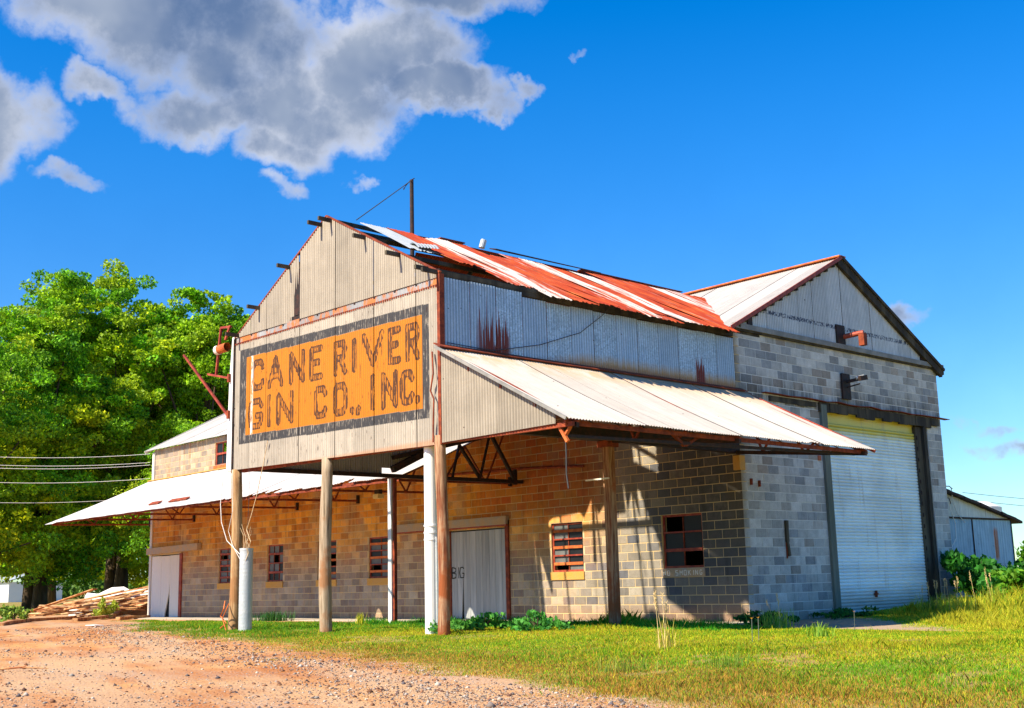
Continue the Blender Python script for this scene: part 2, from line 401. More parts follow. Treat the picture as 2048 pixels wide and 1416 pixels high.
metal_mat('gable_white', (0.70, 0.71, 0.70), (0.56, 0.58, 0.58), streak=(0.36, 0.37, 0.38), axis='y', ribs=True,
          extra=lambda t, c, x, y, z, st, n, f, r: t.mix(t.mul(t.band(t.add(z, t.mul(t.sub(t.noise(t.vec(x, t.mul(y, 16.0), 0.0), 1.0, 3.0), .5), .10)), 6.98, 7.0, 7.08, 7.1), t.step(t.noise(t.vec(0.0, t.mul(y, 30.0), t.mul(z, 12.0)), 1.0, 3.0), .44, .54)), c, (0.05, 0.06, 0.10, 1)))
def lean_x(t, c, x, y, z, st, n, f, r):
    o = t.mul(t.mul(t.step(z, 4.45, 5.02), t.step(t.add(n, t.mul(t.step(y, -8.5, -1), .25)), .38, .7)), .6)
    c = t.mix(o, c, (0.56, 0.30, 0.09, 1))
    s2 = t.noise(t.vec(t.mul(x, .7), t.mul(y, 9.0), 0.0), 1.0, 4.0); return t.mix(t.mul(t.step(s2, .58, .72), .45), c, (0.40, 0.34, 0.27, 1))
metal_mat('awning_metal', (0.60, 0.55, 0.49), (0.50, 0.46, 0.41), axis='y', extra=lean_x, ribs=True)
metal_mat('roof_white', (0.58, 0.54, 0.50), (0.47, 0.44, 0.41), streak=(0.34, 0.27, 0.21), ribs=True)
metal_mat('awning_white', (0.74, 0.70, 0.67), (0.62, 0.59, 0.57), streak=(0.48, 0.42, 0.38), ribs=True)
metal_mat('awning_under', (0.40, 0.22, 0.10), (0.30, 0.14, 0.06))
metal_mat('side_metal', (0.34, 0.31, 0.26), (0.26, 0.23, 0.19), axis='y')
metal_mat('flash_metal', (0.30, 0.30, 0.30), (0.20, 0.20, 0.20), tone=.2, extra=lambda t, c, x, y, z, st, n, f, r: t.mix(t.step(t.add(n, t.mul(st, .4)), .62, .78), c, (0.48, 0.16, 0.04, 1)))
metal_mat('shed_metal', (0.27, 0.46, 0.60), (0.18, 0.32, 0.44), axis='y', streak=(0.56, 0.60, 0.62),
          extra=lambda t, c, x, y, z, st, n, f, r: t.mix(t.mul(t.mul(t.band(y, 12.75, 12.85, 13.0, 13.12), t.band(z, 1.2, 1.4, 2.1, 2.3)), t.step(st, .4, .5)), c, (0.30, 0.08, 0.03, 1)))
metal_mat('shed_pale', (0.56, 0.60, 0.56), (0.44, 0.48, 0.46), axis='y', streak=(0.34, 0.34, 0.30))
def blue_x(t, c, x, y, z, st, n, f, r):
    P = t.pos(); sp = t.voro(P, 34.0, out='Color'); spx, _, _ = t.xyz(sp)
    dull = t.step(r, .45, .6); pt = t.noise(t.vec(0.0, t.mul(y, 3.0), t.mul(z, 2.0)), 1.0, 4.0)
    c = t.mix(t.mul(dull, t.add(.25, t.mul(pt, .5))), c, (0.22, 0.29, 0.33, 1))
    c = t.scale(c, t.add(.8, t.mul(t.mul(spx, t.add(.25, t.mul(dull, .75))), .5)))
    hgt = t.add(5.14, t.mul(t.step(y, -6.6, -4.4), .26))
    edge = t.m('DIVIDE', t.sub(hgt, t.sub(z, t.mul(t.sub(st, .5), .25))), .22); o = t.mul(t.sat(edge), .9)
    c = t.mix(o, c, t.mix(t.step(z, 5.05, 5.28), (0.22, 0.06, 0.02, 1), (0.50, 0.27, 0.06, 1)))
    spike = t.noise(t.vec(0.0, t.mul(y, 17.0), 1.0), 1.0, 3.0, .7)
    sh = t.mul(t.band(y, -7.72, -7.5, -6.9, -6.75), t.step(t.sub(t.add(5.10, t.mul(t.mx(t.sub(spike, .36), 0.0), 3.4)), z), -.03, .03))
    sh2 = t.mul(t.band(y, -1.45, -1.35, -1.15, -1.05), t.step(t.sub(t.add(5.10, t.mul(t.mx(t.sub(spike, .3), 0.0), 2.2)), z), -.03, .03))
    c = t.mix(t.mx(sh, sh2), c, (0.17, 0.025, 0.012, 1))
    top = t.mul(t.step(z, 6.1, 6.4), t.step(n, .4, .6)); return t.mix(t.mul(top, .4), c, (0.30, 0.30, 0.26, 1))
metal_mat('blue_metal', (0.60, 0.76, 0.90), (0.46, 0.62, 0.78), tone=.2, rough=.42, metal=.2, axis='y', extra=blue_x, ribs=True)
def rustroof():
    m, t = newmat('rust_roof'); P = t.pos(); x, y, z = t.xyz(P); r = t.rnd()
    sv = t.vec(t.mul(x, .55), t.mul(y, 11.0), 0.0); st = t.noise(sv, 1.0, 5.0, .7)
    st2 = t.noise(t.vec(t.mul(x, .9), t.mul(y, 4.5), 4.0), 1.0, 4.0, .6); n = t.noise(P, 2.0, 5.0, .65)
    up = t.step(x, -2.6, -3.4)
    w = t.step(t.add(t.add(t.mul(st, .35), t.mul(st2, .45)), t.add(t.mul(r, .34), t.mul(t.step(x, -1.0, -3.4), .04))), .645, .74)
    rust = t.mix(t.step(n, .4, .66), (0.36, 0.036, 0.008, 1), (0.50, 0.085, 0.015, 1)); rust = t.mix(t.step(st, .6, .7), rust, (0.78, 0.34, 0.10, 1))
    c = t.mix(w, rust, t.mix(st, (0.74, 0.66, 0.60, 1), (0.60, 0.52, 0.47, 1)))
    c = t.mix(t.mul(t.step(t.noise(t.vec(t.mul(x, .8), t.mul(y, 7.0), 9.0), 1.0, 5.0, .7), .52, .66), .6), c, (0.16, 0.055, 0.028, 1)); c = t.mix(t.mul(t.step(st2, .58, .7), .35), c, (0.38, 0.33, 0.30, 1)); nl = t.voro(P, 3.6); c = t.mix(t.sub(1.0, t.step(nl, .04, .06)), c, (0.05, 0.03, 0.02, 1))
    c = t.scale(c, t.add(.80, t.mul(t.m('SINE', t.mul(y, 2 * math.pi / .068)), .20)))  # roof colour darkened along the grooves to imitate their shade
    t.bsdf(c, .7, 0, bump=n, bstr=.1); M['rust_roof'] = m
rustroof()
def sign_mat():
    m, t = newmat('sign_metal'); P = t.pos(); x, y, z = t.xyz(P)
    st = t.noise(t.vec(t.mul(x, 13.0), 0.0, t.mul(z, .7)), 1.0, 5.0, .65); n = t.noise(P, 3.0, 5.0, .6); f = t.noise(P, 45.0, 3.0, .6); r = t.rnd()
    c = t.mix(t.step(t.add(t.mul(st, .6), t.mul(n, .4)), .38, .64), (0.45, 0.40, 0.33, 1), (0.35, 0.31, 0.255, 1))
    c = t.scale(c, t.mul(t.add(.90, t.mul(r, .2)), t.add(.84, t.mul(t.m('SINE', t.mul(x, 2 * math.pi / .068)), .16))))  # bare metal tone carries painted groove shade in step with the corrugation
    pr, pg, pb = t.xyz(t.attr('paint'))
    ribs = t.m('SINE', t.mul(x, 2 * math.pi / .068))
    wearv = t.noise(t.vec(t.mul(x, 26.0), 0.0, t.mul(z, 3.5)), 1.0, 4.0, .7); wf = t.noise(P, 30.0, 3.0, .6)
    yel = t.mix(n, (0.56, 0.205, 0.004, 1), (0.47, 0.145, 0.003, 1)); yel = t.mix(t.mul(t.step(st, .62, .75), .5), yel, (0.46, 0.22, 0.03, 1)); yel = t.scale(yel, t.add(.86, t.mul(ribs, .14)))  # same groove shade scaled into the yellow
    c = t.mix(t.mul(pr, t.step(wearv, .14, .2)), c, yel)
    blk = t.mul(pg, t.step(t.add(wearv, t.mul(ribs, .06)), .33, .46)); c = t.mix(t.mul(blk, .95), c, (0.022, 0.022, 0.028, 1))
    let = t.mul(t.step(t.add(pb, t.mul(t.sub(t.add(wearv, t.mul(ribs, .09)), .5), 2.6)), .40, .56), .92); c = t.mix(let, c, (0.035, 0.012, 0.006, 1))
    white = t.mul(t.mul(t.band(x, -6.42, -6.39, -6.33, -6.28), t.step(wearv, .42, .5)), pr); c = t.mix(white, c, (0.72, 0.68, 0.62, 1))
    c = t.mix(t.mul(t.mul(t.step(st, .60, .74), t.step(n, .48, .66)), .55), c, (0.30, 0.26, 0.20, 1)); nail = t.voro(P, 2.7); c = t.mix(t.sub(1.0, t.step(nail, .03, .05)), c, (0.07, 0.045, 0.03, 1))
    low = t.mul(t.sub(1.0, t.step(z, 3.42, 3.5)), .5); c = t.mix(low, c, (0.45, 0.20, 0.08, 1))
    t.bsdf(c, .55, .05, bump=f, bstr=.08); M['sign_metal'] = m
sign_mat()
def door_mat():
    m, t = newmat('door_slat'); P = t.pos(); x, y, z = t.xyz(P); n = t.noise(P, 1.2, 4.0)
    base = t.mix(n, (0.68, 0.82, 0.88, 1), (0.76, 0.87, 0.90, 1))
    tz = t.step(t.add(z, t.mul(n, .2)), 4.35, 4.62); c = t.mix(t.mul(tz, .95), base, (0.60, 0.50, 0.04, 1))
    lt = t.mul(t.step(z, 3.3, 4.5), .5); c = t.mix(t.mul(lt, t.sub(1.0, tz)), c, (0.72, 0.80, 0.76, 1))
    sc = t.step(t.noise(t.vec(x, t.mul(y, 2.0), t.mul(z, 14.0)), 1.0, 5.0), .62, .75); c = t.mix(t.mul(sc, .25), c, (0.30, 0.34, 0.36, 1))
    gr = t.mx(t.mul(t.sub(1.0, t.step(t.sub(z, t.mul(n, .5)), .0, .5)), .55), t.mul(t.step(t.noise(t.vec(x, t.mul(y, 7.0), t.mul(z, .5)), 1.0, 5.0), .56, .74), .35)); c = t.mix(gr, c, (0.30, 0.24, 0.17, 1))
    bl = t.step(t.noise(P, .55, 4.0), .48, .66); c = t.scale(c, t.sub(1.0, t.mul(bl, .14)))
    t.bsdf(t.scale(c, t.add(1.0, t.mul(t.rnd(), .2))), .4, .0, spec=.4); M['door_slat'] = m
door_mat()
def leaf_mat(name, trans=.35):
    m, t = newmat(name); P = t.pos(); a = t.attr('tone'); n = t.noise(P, 0.5, 3.0)
    t.bsdf(t.scale(a, t.add(.75, t.mul(n, .5))), .6, 0, spec=.25, trans=trans); M[name] = m
leaf_mat('leaf'); leaf_mat('blade', .45)
def ground_mat():
    m, t = newmat('ground_dirt_and_turf'); P = t.pos(); x, y, z = t.xyz(P)
    n1 = t.noise(P, .45, 5.0, .6); n2 = t.noise(P, 5.0, 5.0, .65); n3 = t.noise(P, 38.0, 4.0, .7); v = t.voro(P, 30.0); v2 = t.voro(P, 13.0)
    d = t.mix(t.step(n1, .38, .62), (0.40, 0.145, 0.034, 1), (0.54, 0.27, 0.09, 1)); d = t.mix(t.step(n2, .5, .7), d, (0.32, 0.10, 0.025, 1))
    rut = t.noise(t.vec(t.mul(t.add(x, t.mul(y, .25)), .12), t.mul(t.add(y, t.mul(x, .32)), .9), 3.0), 1.0, 4.0, .6); d = t.mix(t.mul(t.step(rut, .42, .60), .7), d, (0.50, 0.33, 0.19, 1))
    gv = t.noise(t.vec(t.mul(x, .25), t.mul(y, .9), 0.0), 1.0, 4.0, .6)
    gravel = t.mix(t.step(gv, .46, .60), (0, 0, 0, 1), (1, 1, 1, 1)); gx, _, _ = t.xyz(gravel)
    peb = t.mix(t.white(t.voro(P, 30.0, out='Position')), (0.16, 0.13, 0.13, 1), (0.52, 0.42, 0.36, 1))
    d = t.mix(t.mul(t.mul(t.sub(1.0, t.step(v, .25, .5)), t.add(.25, t.mul(gx, .75))), .8), d, peb)
    d = t.scale(d, t.add(.65, t.mul(n3, .7)))
    gr = t.mix(t.step(n2, .35, .65), (0.24, 0.17, 0.045, 1), (0.40, 0.24, 0.07, 1)); gr = t.mix(t.mul(t.step(n1, .35, .6), .6), gr, (0.18, 0.20, 0.03, 1))
    z1, z2, z3 = t.xyz(t.attr('zone'))
    mk = t.step(t.add(z1, t.mul(t.sub(t.add(n2, t.mul(n1, .6)), .8), .9)), .35, .65)
    c = t.mix(mk, d, t.scale(gr, t.add(.6, t.mul(n3, .8))))
    c = t.mix(t.mul(z2, t.step(t.add(z2, t.mul(n2, .6)), .6, .9)), c, t.mix(n2, (0.44, 0.30, 0.17, 1), (0.32, 0.27, 0.20, 1)))
    t.bsdf(c, .95, 0, bump=t.add(t.mul(n3, .6), t.sub(0.6, v)), bstr=.6, bdist=.02); M['ground'] = m
ground_mat()

# ------------------------------------------------------------------ ground sheet
def axis_pts(lo, hi, step, far):
    a = list(np.arange(lo, hi + 1e-6, step)); s = step
    while a[-1] < far: s *= 1.18; a.append(a[-1] + s)
    s = step
    while a[0] > -far: s *= 1.18; a.insert(0, a[0] - s)
    return np.array(a)
gx = axis_pts(-30, 16, .2, 2500); gy = axis_pts(-20, 12, .2, 2500)
X, Y = np.meshgrid(gx, gy); Z = hill(X, Y)
gd = grass_d(X, Y); zone = np.clip(.5 + (gd - .55) / 1.6, 0, 1)
conc = np.clip(1 - np.abs((X - 2.9) / 3.6) ** 4, 0, 1) * np.clip(1 - np.abs((Y + .2) / 3.6) ** 4, 0, 1)
A = np.stack([zone, conc, 0 * zone, 0 * zone + 1], -1).reshape(-1, 4)
idx = np.arange(X.size).reshape(X.shape)
F = np.stack([idx[:-1, :-1], idx[:-1, 1:], idx[1:, 1:], idx[1:, :-1]], -1).reshape(-1, 4)
tag(np_obj('ground', np.stack([X, Y, Z], -1).reshape(-1, 3), F, M['ground'], smooth=True, attrs={'zone': ('POINT', A)}), 'red dirt yard turning to turf before the metal building', kind='structure')
sb = MB()
for i in range(7): sb.box(-28.4 + i * 4.1, -28.4 + i * 4.1 + 4.085, -1.35 + .02 * (i % 2), -.002, -.2, .035 + .004 * (i % 3))
tag(sb.build('pavement', M['concrete']), 'low concrete strip along the foot of the long block wall', kind='structure')

# ------------------------------------------------------------------ block building
LX, WY, HZ = -28.45, 9.12, 6.502
B = thing('gin_building', 'long grey block building with roller door, row of red windows and white metal roof', 'building', (0, 0, 0))
CO = .2032; BL = .4064
win = [('a', -2.36, -1.17), ('b', -6.04, -4.92), ('c', -13.97, -12.83), ('d', -16.75, -15.69), ('e', -19.8, -18.8), ('f', -23.1, -22.05)]
openX = [(a, b, 1.219, 2.438) for _, a, b in win] + [(-10.03, -7.75, 0, 2.438), (-28.3, -26.0, 0, 2.36), (-23.55, -21.6, 5.45, 6.30)]
openY = [(3.48, 8.36, 0, 4.90)]

def wall_slab(spans, L0, L1, H, plane, fixed0, fixed1, mat):
    us = sorted({L0, L1} | {a for o in spans for a in o[:2]}); zs = sorted({-.3, H} | {a for o in spans for a in o[2:]})
    b = MB()
    for i in range(len(us) - 1):
        run = None
        for j in range(len(zs) - 1):
            uc = (us[i] + us[i + 1]) / 2; zc = (zs[j] + zs[j + 1]) / 2
            hole = any(o[0] < uc < o[1] and o[2] < zc < o[3] for o in spans)
            if hole: continue
            if plane == 'x': b.box(us[i], us[i + 1], fixed0, fixed1, zs[j], zs[j + 1])
            else: b.box(fixed0, fixed1, us[i], us[i + 1], zs[j], zs[j + 1])
    return b.build('wall', mat, B)
wall_slab([(a, b, c if c > 0 else -.4, d) for a, b, c, d in openX], LX + .01, -.01, HZ, 'x', .006, .20, M['mortar_x'])
wall_slab([(a, b, -.4, d) for a, b, c, d in openY], .20, WY - .01, HZ, 'y', -.20, -.006, M['mortar_y'])
MB().box(LX + .01, LX + .2, .2, WY - .01, -.3, HZ).build('wall', M['mortar_x'], B)
MB().box(LX + .2, -.2, WY - .2, WY - .01, -.3, HZ).build('wall', M['mortar_x'], B)
MB().box(LX + .2, -.2, .2, WY - .2, -.1, .02).build('inner_floor', M['inside'], B)

MB().box(LX + .2, -.2, 2.2, 2.25, -.1, 6.4).build('inner_blackout', M['inside'], B)  # unseen dark screen added to keep the room behind the windows black
MB().box(LX + .2, -.2, .2, 2.2, 3.0, 3.05).build('inner_blackout', M['inside'], B)  # dark ceiling added for the same blackout
J = .009
blocks = []   # (size key u,z ; origin ; plane)
for k in range(32):
    z0, z1 = k * CO, (k + 1) * CO
    for plane, L0, L1, ops in (('x', LX, 0.0, openX), ('y', 0.0, WY, openY)):
        par = (k % 2 == 0) if plane == 'x' else (k % 2 == 1)
        n0 = int(math.floor(L0 / BL)) - 1; n1 = int(math.ceil(L1 / BL)) + 1
        for i in range(n0, n1):
            a = i * BL + (0 if par else BL / 2) if plane == 'x' else i * BL + (0 if par else BL / 2)
            segs = [(max(a, L0), min(a + BL, L1))]
            for o in ops:
                zc = (z0 + z1) / 2
                if o[2] < zc < o[3] + .04:
                    nx = []
                    for s0, s1 in segs:
                        if s1 <= o[0] or s0 >= o[1]: nx.append((s0, s1)); continue
                        if s0 < o[0]: nx.append((s0, o[0]))
                        if s1 > o[1]: nx.append((o[1], s1))
                    segs = nx
            for s0, s1 in segs:
                if s1 - s0 > .06: blocks.append((plane, s0, s1, z0, z1))
def block_geo(b, plane, u0, u1, z0, z1, pr, ori=True):
    c = .003; a0, a1, b0, b1 = u0 + J, u1 - J, z0 + J, z1 - J; n = len(b.v)
    ring = [((a0, b0), (a1, b0), (a1, b1), (a0, b1)), ((a0, b0), (a1, b0), (a1, b1), (a0, b1)), ((a0 + c, b0 + c), (a1 - c, b0 + c), (a1 - c, b1 - c), (a0 + c, b1 - c))]
    dep = [.03, c - pr, -pr]
    for rg, d in zip(ring, dep):
        for u, z in rg: b.v.append((u, d, z) if plane == 'x' else (-d, u, z))
    fs = [(n + 8, n + 9, n + 10, n + 11)]
    for L in (0, 4):
        for j in range(4): fs.append((n + L + j, n + L + (j + 1) % 4, n + L + 4 + (j + 1) % 4, n + L + 4 + j))
    b.f += fs if plane == 'x' or True else fs
vis = []
for bi, (p, u0, u1, z0, z1) in enumerate(blocks):
    c = Vector(((u0 + u1) / 2, 0, (z0 + z1) / 2)) if p == 'x' else Vector((0, (u0 + u1) / 2, (z0 + z1) / 2))
    d = c - CAM; nrm = Vector((0, -1, 0)) if p == 'x' else Vector((1, 0, 0))
    ar = (u1 - u0) * (z1 - z0) * abs(d.normalized().dot(nrm)) / d.length_squared
    if p == 'x' and (z0 > 4.2 and u0 > -22): ar = 0
    if p == 'y' and u0 < 3.2 and 4.1 < z0 < 5: ar = 0
    vis.append((ar, bi))
top = {bi for _, bi in sorted(vis, reverse=True)[:290]}
rest = {'x': MB(), 'y': MB()}; cache = {}
for bi, (p, u0, u1, z0, z1) in enumerate(blocks):
    pr = random.choice((0, 0, .001, .002, -.001))
    if bi in top:
        key = (p, round(u1 - u0, 3))
        if key not in cache:
            b = MB(); block_geo(b, p, 0, u1 - u0, 0, CO, 0)
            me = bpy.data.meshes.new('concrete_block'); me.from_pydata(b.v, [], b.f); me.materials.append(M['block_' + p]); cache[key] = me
        o = bpy.data.objects.new('concrete_block', cache[key]); C.objects.link(o); o.parent = B
        o.location = (u0, -pr, z0) if p == 'x' else (pr, u0, z0)
    else: block_geo(rest[p], p, u0, u1, z0, z1, pr)
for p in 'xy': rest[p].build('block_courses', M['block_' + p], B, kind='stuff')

# main roof: ridge along x
RY, RZ, EZ, OV = WY / 2, 8.86, 6.46, .20
sl_len = math.hypot(RY + OV, RZ - EZ); vdir = np.array([0, RY + OV, RZ - EZ]) / sl_len; ndir = np.array([0, -(RZ - EZ), RY + OV]) / sl_len
xs = list(np.arange(-28.85, .1, .66)) + [.13]
for i in range(len(xs) - 1):
    if xs[i + 1] - xs[i] < .1: continue
    a, b = xs[i], xs[i + 1] - .012
    corr('roof_sheet', (0, -OV, EZ), (1, 0, 0), vdir, ndir, a, b, 0, sl_len, M['roof_white'], B, off=.02 + .003 * (i % 2), rows=3, spp=5)
v2 = np.array([0, -(RY + OV), RZ - EZ]) / sl_len; n2_ = np.array([0, (RZ - EZ), RY + OV]) / sl_len
corr('rear_roof', (0, WY + OV, EZ), (1, 0, 0), v2, n2_, -28.85, .13, 0, sl_len, M['roof_white'], B, off=.02, spp=4)
rb = MB(); rb.bar((.145, -OV - .02, EZ - .0), (.145, RY, RZ + .03), .03, .09, up=(0, -.5, 1)); rb.build('rake_board', M['red_paint'], B)
rb = MB(); rb.bar((.145, WY + OV + .02, EZ - .0), (.145, RY, RZ + .03), .03, .08, up=(0, .5, 1)); rb.bar((.08, WY + OV - .05, EZ - .11), (.08, RY - .12, RZ - .09), .09, .20, up=(0, .5, 1)); rb.build('rake_board', M['dark_timber'], B)
rb = MB(); rb.bar((-28.87, -OV, EZ - .02), (-28.87, RY, RZ + .02), .03, .12, up=(0, -.5, 1)); rb.build('rake_board', M['board_white'], B)
MB().bar((-28.87, RY, RZ + .045), (.16, RY, RZ + .045), .30, .03).build('ridge_cap', M['orange_rust'], B)
# gable end over the roller door: sheets, soffit, ledge
for i in range(14):
    a, b = i * WY / 14, (i + 1) * WY / 14 - .008
    f = lambda y: HZ + .06 + max(0.0, (RZ - .12 - HZ) * (1 - abs(y - RY) / RY)) - .02
    corr('gable_sheet', (.02, 0, 0), (0, 1, 0), (0, 0, 1), (1, 0, 0), a, min(b, WY), lambda y: min(HZ + .05, f(y)), f, M['gable_white'], B, off=.002 * (i % 2), rows=4, spp=5)
MB().box(-.15, .0, .02, WY - .02, HZ, HZ + .04).build('gable_backing', M['dark_timber'], B)
for s in (0, 1):
    b = MB(); ya, yb = (0 - OV, RY) if s == 0 else (WY + OV, RY)
    for q in np.linspace(0, 1, 15):
        yy = ya + (yb - ya) * q; zz = EZ + (RZ - EZ) * q - .07; b.box(.005, .12, yy - .025, yy + .025, zz - .04, zz + .04)
    b.bar((.05, ya, EZ - .05), (.05, yb, RZ - .04), .08, .05, up=(0, 0, 1))
    b.build('overhang_rafter', M['dark_timber'], B)
MB().box(.0, .10, -.02, WY + .28, HZ - .005, HZ + .115).build('gable_ledge', M['trim_grey'], B)
MB().box(.0, .06, .0, WY, HZ - .05, HZ - .008).build('gable_ledge_trim', M['dark_timber'], B)
MB().box(-.3, .13, WY + .02, WY + OV, EZ - .13, EZ - .06).build('eave_return', M['dark_timber'], B)
for yv in (.62, 8.35): MB().box(.015, .05, yv - .09, yv + .09, HZ + .14, HZ + .36).build('vent', M['black_iron'], B)
dp = thing('roof_drain_pipe', 'short rusty red pipe poking out of the white gable above the roller door', 'pipe', (.03, 4.5, 6.85))
b = MB(); b.tube([(0, .0, -.02), (.42, .12, .02), (.5, .14, .02)], .065, 12); b.build('pipe', M['red_paint'], dp)
MB().box(.0, .04, -.33, .05, -.28, .26).build('back_plate', M['black_iron'], dp); MB().box(.40, .55, .05, .20, -.30, .0).build('elbow', M['rust_iron'], dp)
fx = thing('wall_lamp_bracket', 'dark rusted lamp bracket on a black plate above the roller door', 'bracket', (.02, 4.45, 5.66))
MB().box(.0, .05, -.20, .16, -.42, .22).build('back_plate', M['black_iron'], fx)
b = MB(); b.bar((.03, 0, .02), (.40, .10, .06), .07, .07); b.bar((.40, .02, .06), (.44, .26, .10), .09, .12); b.bar((.05, 0, -.12), (.36, .1, -.06), .03, .03); b.build('arm', M['black_iron'], fx)
b = MB(); b.tube([(.28, .05, .08), (.42, .2, .12)], .05, 8); b.build('lamp', M['galvanised'], fx)
# flashing and rotten lintel over the door
b = MB(); pts = [(.03, y, 5.10 + .012 * math.sin(y * 5) + .02 * (i % 3 == 0)) for i, y in enumerate(np.linspace(.95, 9.45, 18))]
for i in range(len(pts) - 1): b.bar(pts[i], pts[i + 1], .16, .014)
b.build('drip_flashing', M['rust_iron'], B)
b = MB()
for i, y in enumerate(np.linspace(3.2, 8.9, 15)[:-1]): b.box(.004, .05 + random.uniform(0, .03), y, y + .41, 4.84 + random.uniform(-.05, .05), 5.07)
b.build('lintel', M['dark_timber'], B)
b = MB()
for i, y in enumerate(np.linspace(1.2, 3.1, 6)[:-1]): b.box(.004, .03, y, y + .38, 4.93 + random.uniform(-.02, .02), 5.06)
b.build('lintel_stub', M['dark_timber'], B)
RD = MB(); RD.box(-.14, -.12, 3.47, 7.8, 4.60, 4.9); RD = RD.build('roller_door', M['door_slat'], B)
nsl = 57; hs_ = (4.62 - .07) / nsl
sv, sf = [], []
for j, (dx_, dz_) in enumerate([(0, 0), (.026, .020), (.030, .04), (.026, .060), (0, hs_ * .98)]):
    sv += [(dx_, 0, dz_), (dx_, 4.29, dz_)]
for j in range(4): sf.append((2 * j, 2 * j + 1, 2 * j + 3, 2 * j + 2))
sme = bpy.data.meshes.new('door_slat'); sme.from_pydata(sv, [], sf); sme.materials.append(M['door_slat'])
for i in range(nsl):
    o = bpy.data.objects.new('door_slat', sme); C.objects.link(o); o.parent = RD; o.location = (-.10, 3.48, .07 + i * hs_)
b = MB(); b.box(-.07, -.02, 5.2, 5.24, .42, .58); b.box(-.07, -.03, 5.15, 5.3, .48, .52); b.build('handle', M['rust_iron'], RD)
MB().box(-.06, .02, 3.47, 7.75, .0, .07).build('bottom_bar', M['galvanised'], RD)
MB().box(-.15, .07, 3.24, 3.47, -.1, 5.02).build('door_jamb', M['green_timber'], B)
b = MB(); b.box(-.12, -.02, 7.76, 8.05, -.1, 4.8); b.box(-.15, .05, 8.06, 8.20, -.1, 4.95); b.box(-.15, -.03, 8.21, 8.37, -.1, 4.85); b.build('door_jamb', M['dark_timber'], B)
b = MB()
for i in range(16): b.box(-.02, .004, 7.77, 7.79, .1 + i * .29, .2 + i * .29)
b.build('door_track', M['black_iron'], B)
bw = thing('weathered_wall_board', 'dark splintered board bolted upright on the block wall left of the roller door', 'board', (.01, 1.53, 1.42))
b = MB(); b.bar((.025, 0, .80), (.02, .0, .32), .055, .09, seg=4, wob=.006); b.bar((.02, .0, .34), (.02, .05, .0), .05, .06, seg=3, wob=.006); b.build('board', M['dark_timber'], bw)
b = MB(); b.box(0, .012, -.04, .0, -.05, .30); b.build('bracket', M['rust_iron'], bw)
for i, (yy, zz) in enumerate(((3.04, 4.02), (3.09, 3.72))):
    MB().box(.002, .02, yy - .06, yy + .06, zz - .06, zz + .06).build('patch_brick', M['brick_red'], B)
for i, (yy, zz) in enumerate(((.32, 3.05), (.62, 3.02))):
    MB().box(.0, .05, yy - .02, yy + .02, zz - .07, zz + .07).build('wall_hook', M['rust_iron'], B)
MB().box(-.15, .03, -.07, .13, 3.30, 3.62).build('beam_seat', M['sill_ochre'], B)

# windows in the long wall
def window(key, a, b, z0=1.219, z1=2.438, bars=5, muntins=1, pane='glass_pale', sill='sill_ochre', label=None):
    w = MB(); y0, y1 = .055, .10
    w.box(a, a + .05, y0, y1, z0, z1); w.box(b - .05, b, y0, y1, z0, z1); w.box(a + .05, b - .05, y0, y1, z1 - .05, z1); w.box(a + .05, b - .05, y0, y1, z0, z0 + .05)
    W_ = w.build('window', M['red_paint'], B)
    if label: W_['label'] = label
    for i in range(bars):
        zz = z0 + (z1 - z0) * (i + 1) / (bars + 1); th = .035 if i % 2 == 0 else .018
        MB().box(a + .05, b - .05, y0 - .03, y1 - .01, zz - th, zz + th).build('window_bar', M['orange_rust' if i % 2 == 0 else 'red_paint'] if key in 'bcd' else M['red_paint'], W_)
    for i in range(muntins):
        xx = a + (b - a) * (i + 1) / (muntins + 1); MB().box(xx - .012, xx + .012, y0 + .005, y1 - .005, z0 + .05, z1 - .05).build('muntin', M['rust_iron'], W_)
    nx = muntins + 1
    for i in range(nx):
        for j in range(bars + 1):
            if random.random() < (.12 if pane == 'glass_pale' else .25): continue
            xa = a + (b - a) * i / nx + .03; xb = a + (b - a) * (i + 1) / nx - .03; za = z0 + (z1 - z0) * j / (bars + 1) + .02; zb = z0 + (z1 - z0) * (j + 1) / (bars + 1) - .02
            MB().box(xa, xb, .076, .080, za, zb).build('pane', M['glass_pale' if pane == 'glass_pale' and random.random() < .7 else 'glass_dark'], W_)
    if sill:
        s_ = MB().box(a - .03, b + .03, -.035, .15, z0 - .195, z0 - .002).build('sill', M[sill], B)
        return W_, s_
    return W_, None
window('a', *win[0][1:], bars=2, pane='glass_dark', sill='sill_grey', label='dark window with a painted NO SMOKING sill')
window('b', *win[1][1:]); window('c', *win[2][1:]); window('d', *win[3][1:]); window('e', *win[4][1:], bars=3, muntins=2); window('f', *win[5][1:])
window('g', -23.55, -22.6, 5.45, 6.30, bars=1, muntins=1, pane='glass_dark', sill=None, label='small upper window above the left awning')
window('g', -22.55, -21.6, 5.45, 6.30, bars=1, muntins=1, pane='glass_dark', sill=None)
MB().box(-23.6, -21.55, -.03, .1, 5.32, 5.448).build('sill', M['orange_rust'], B)
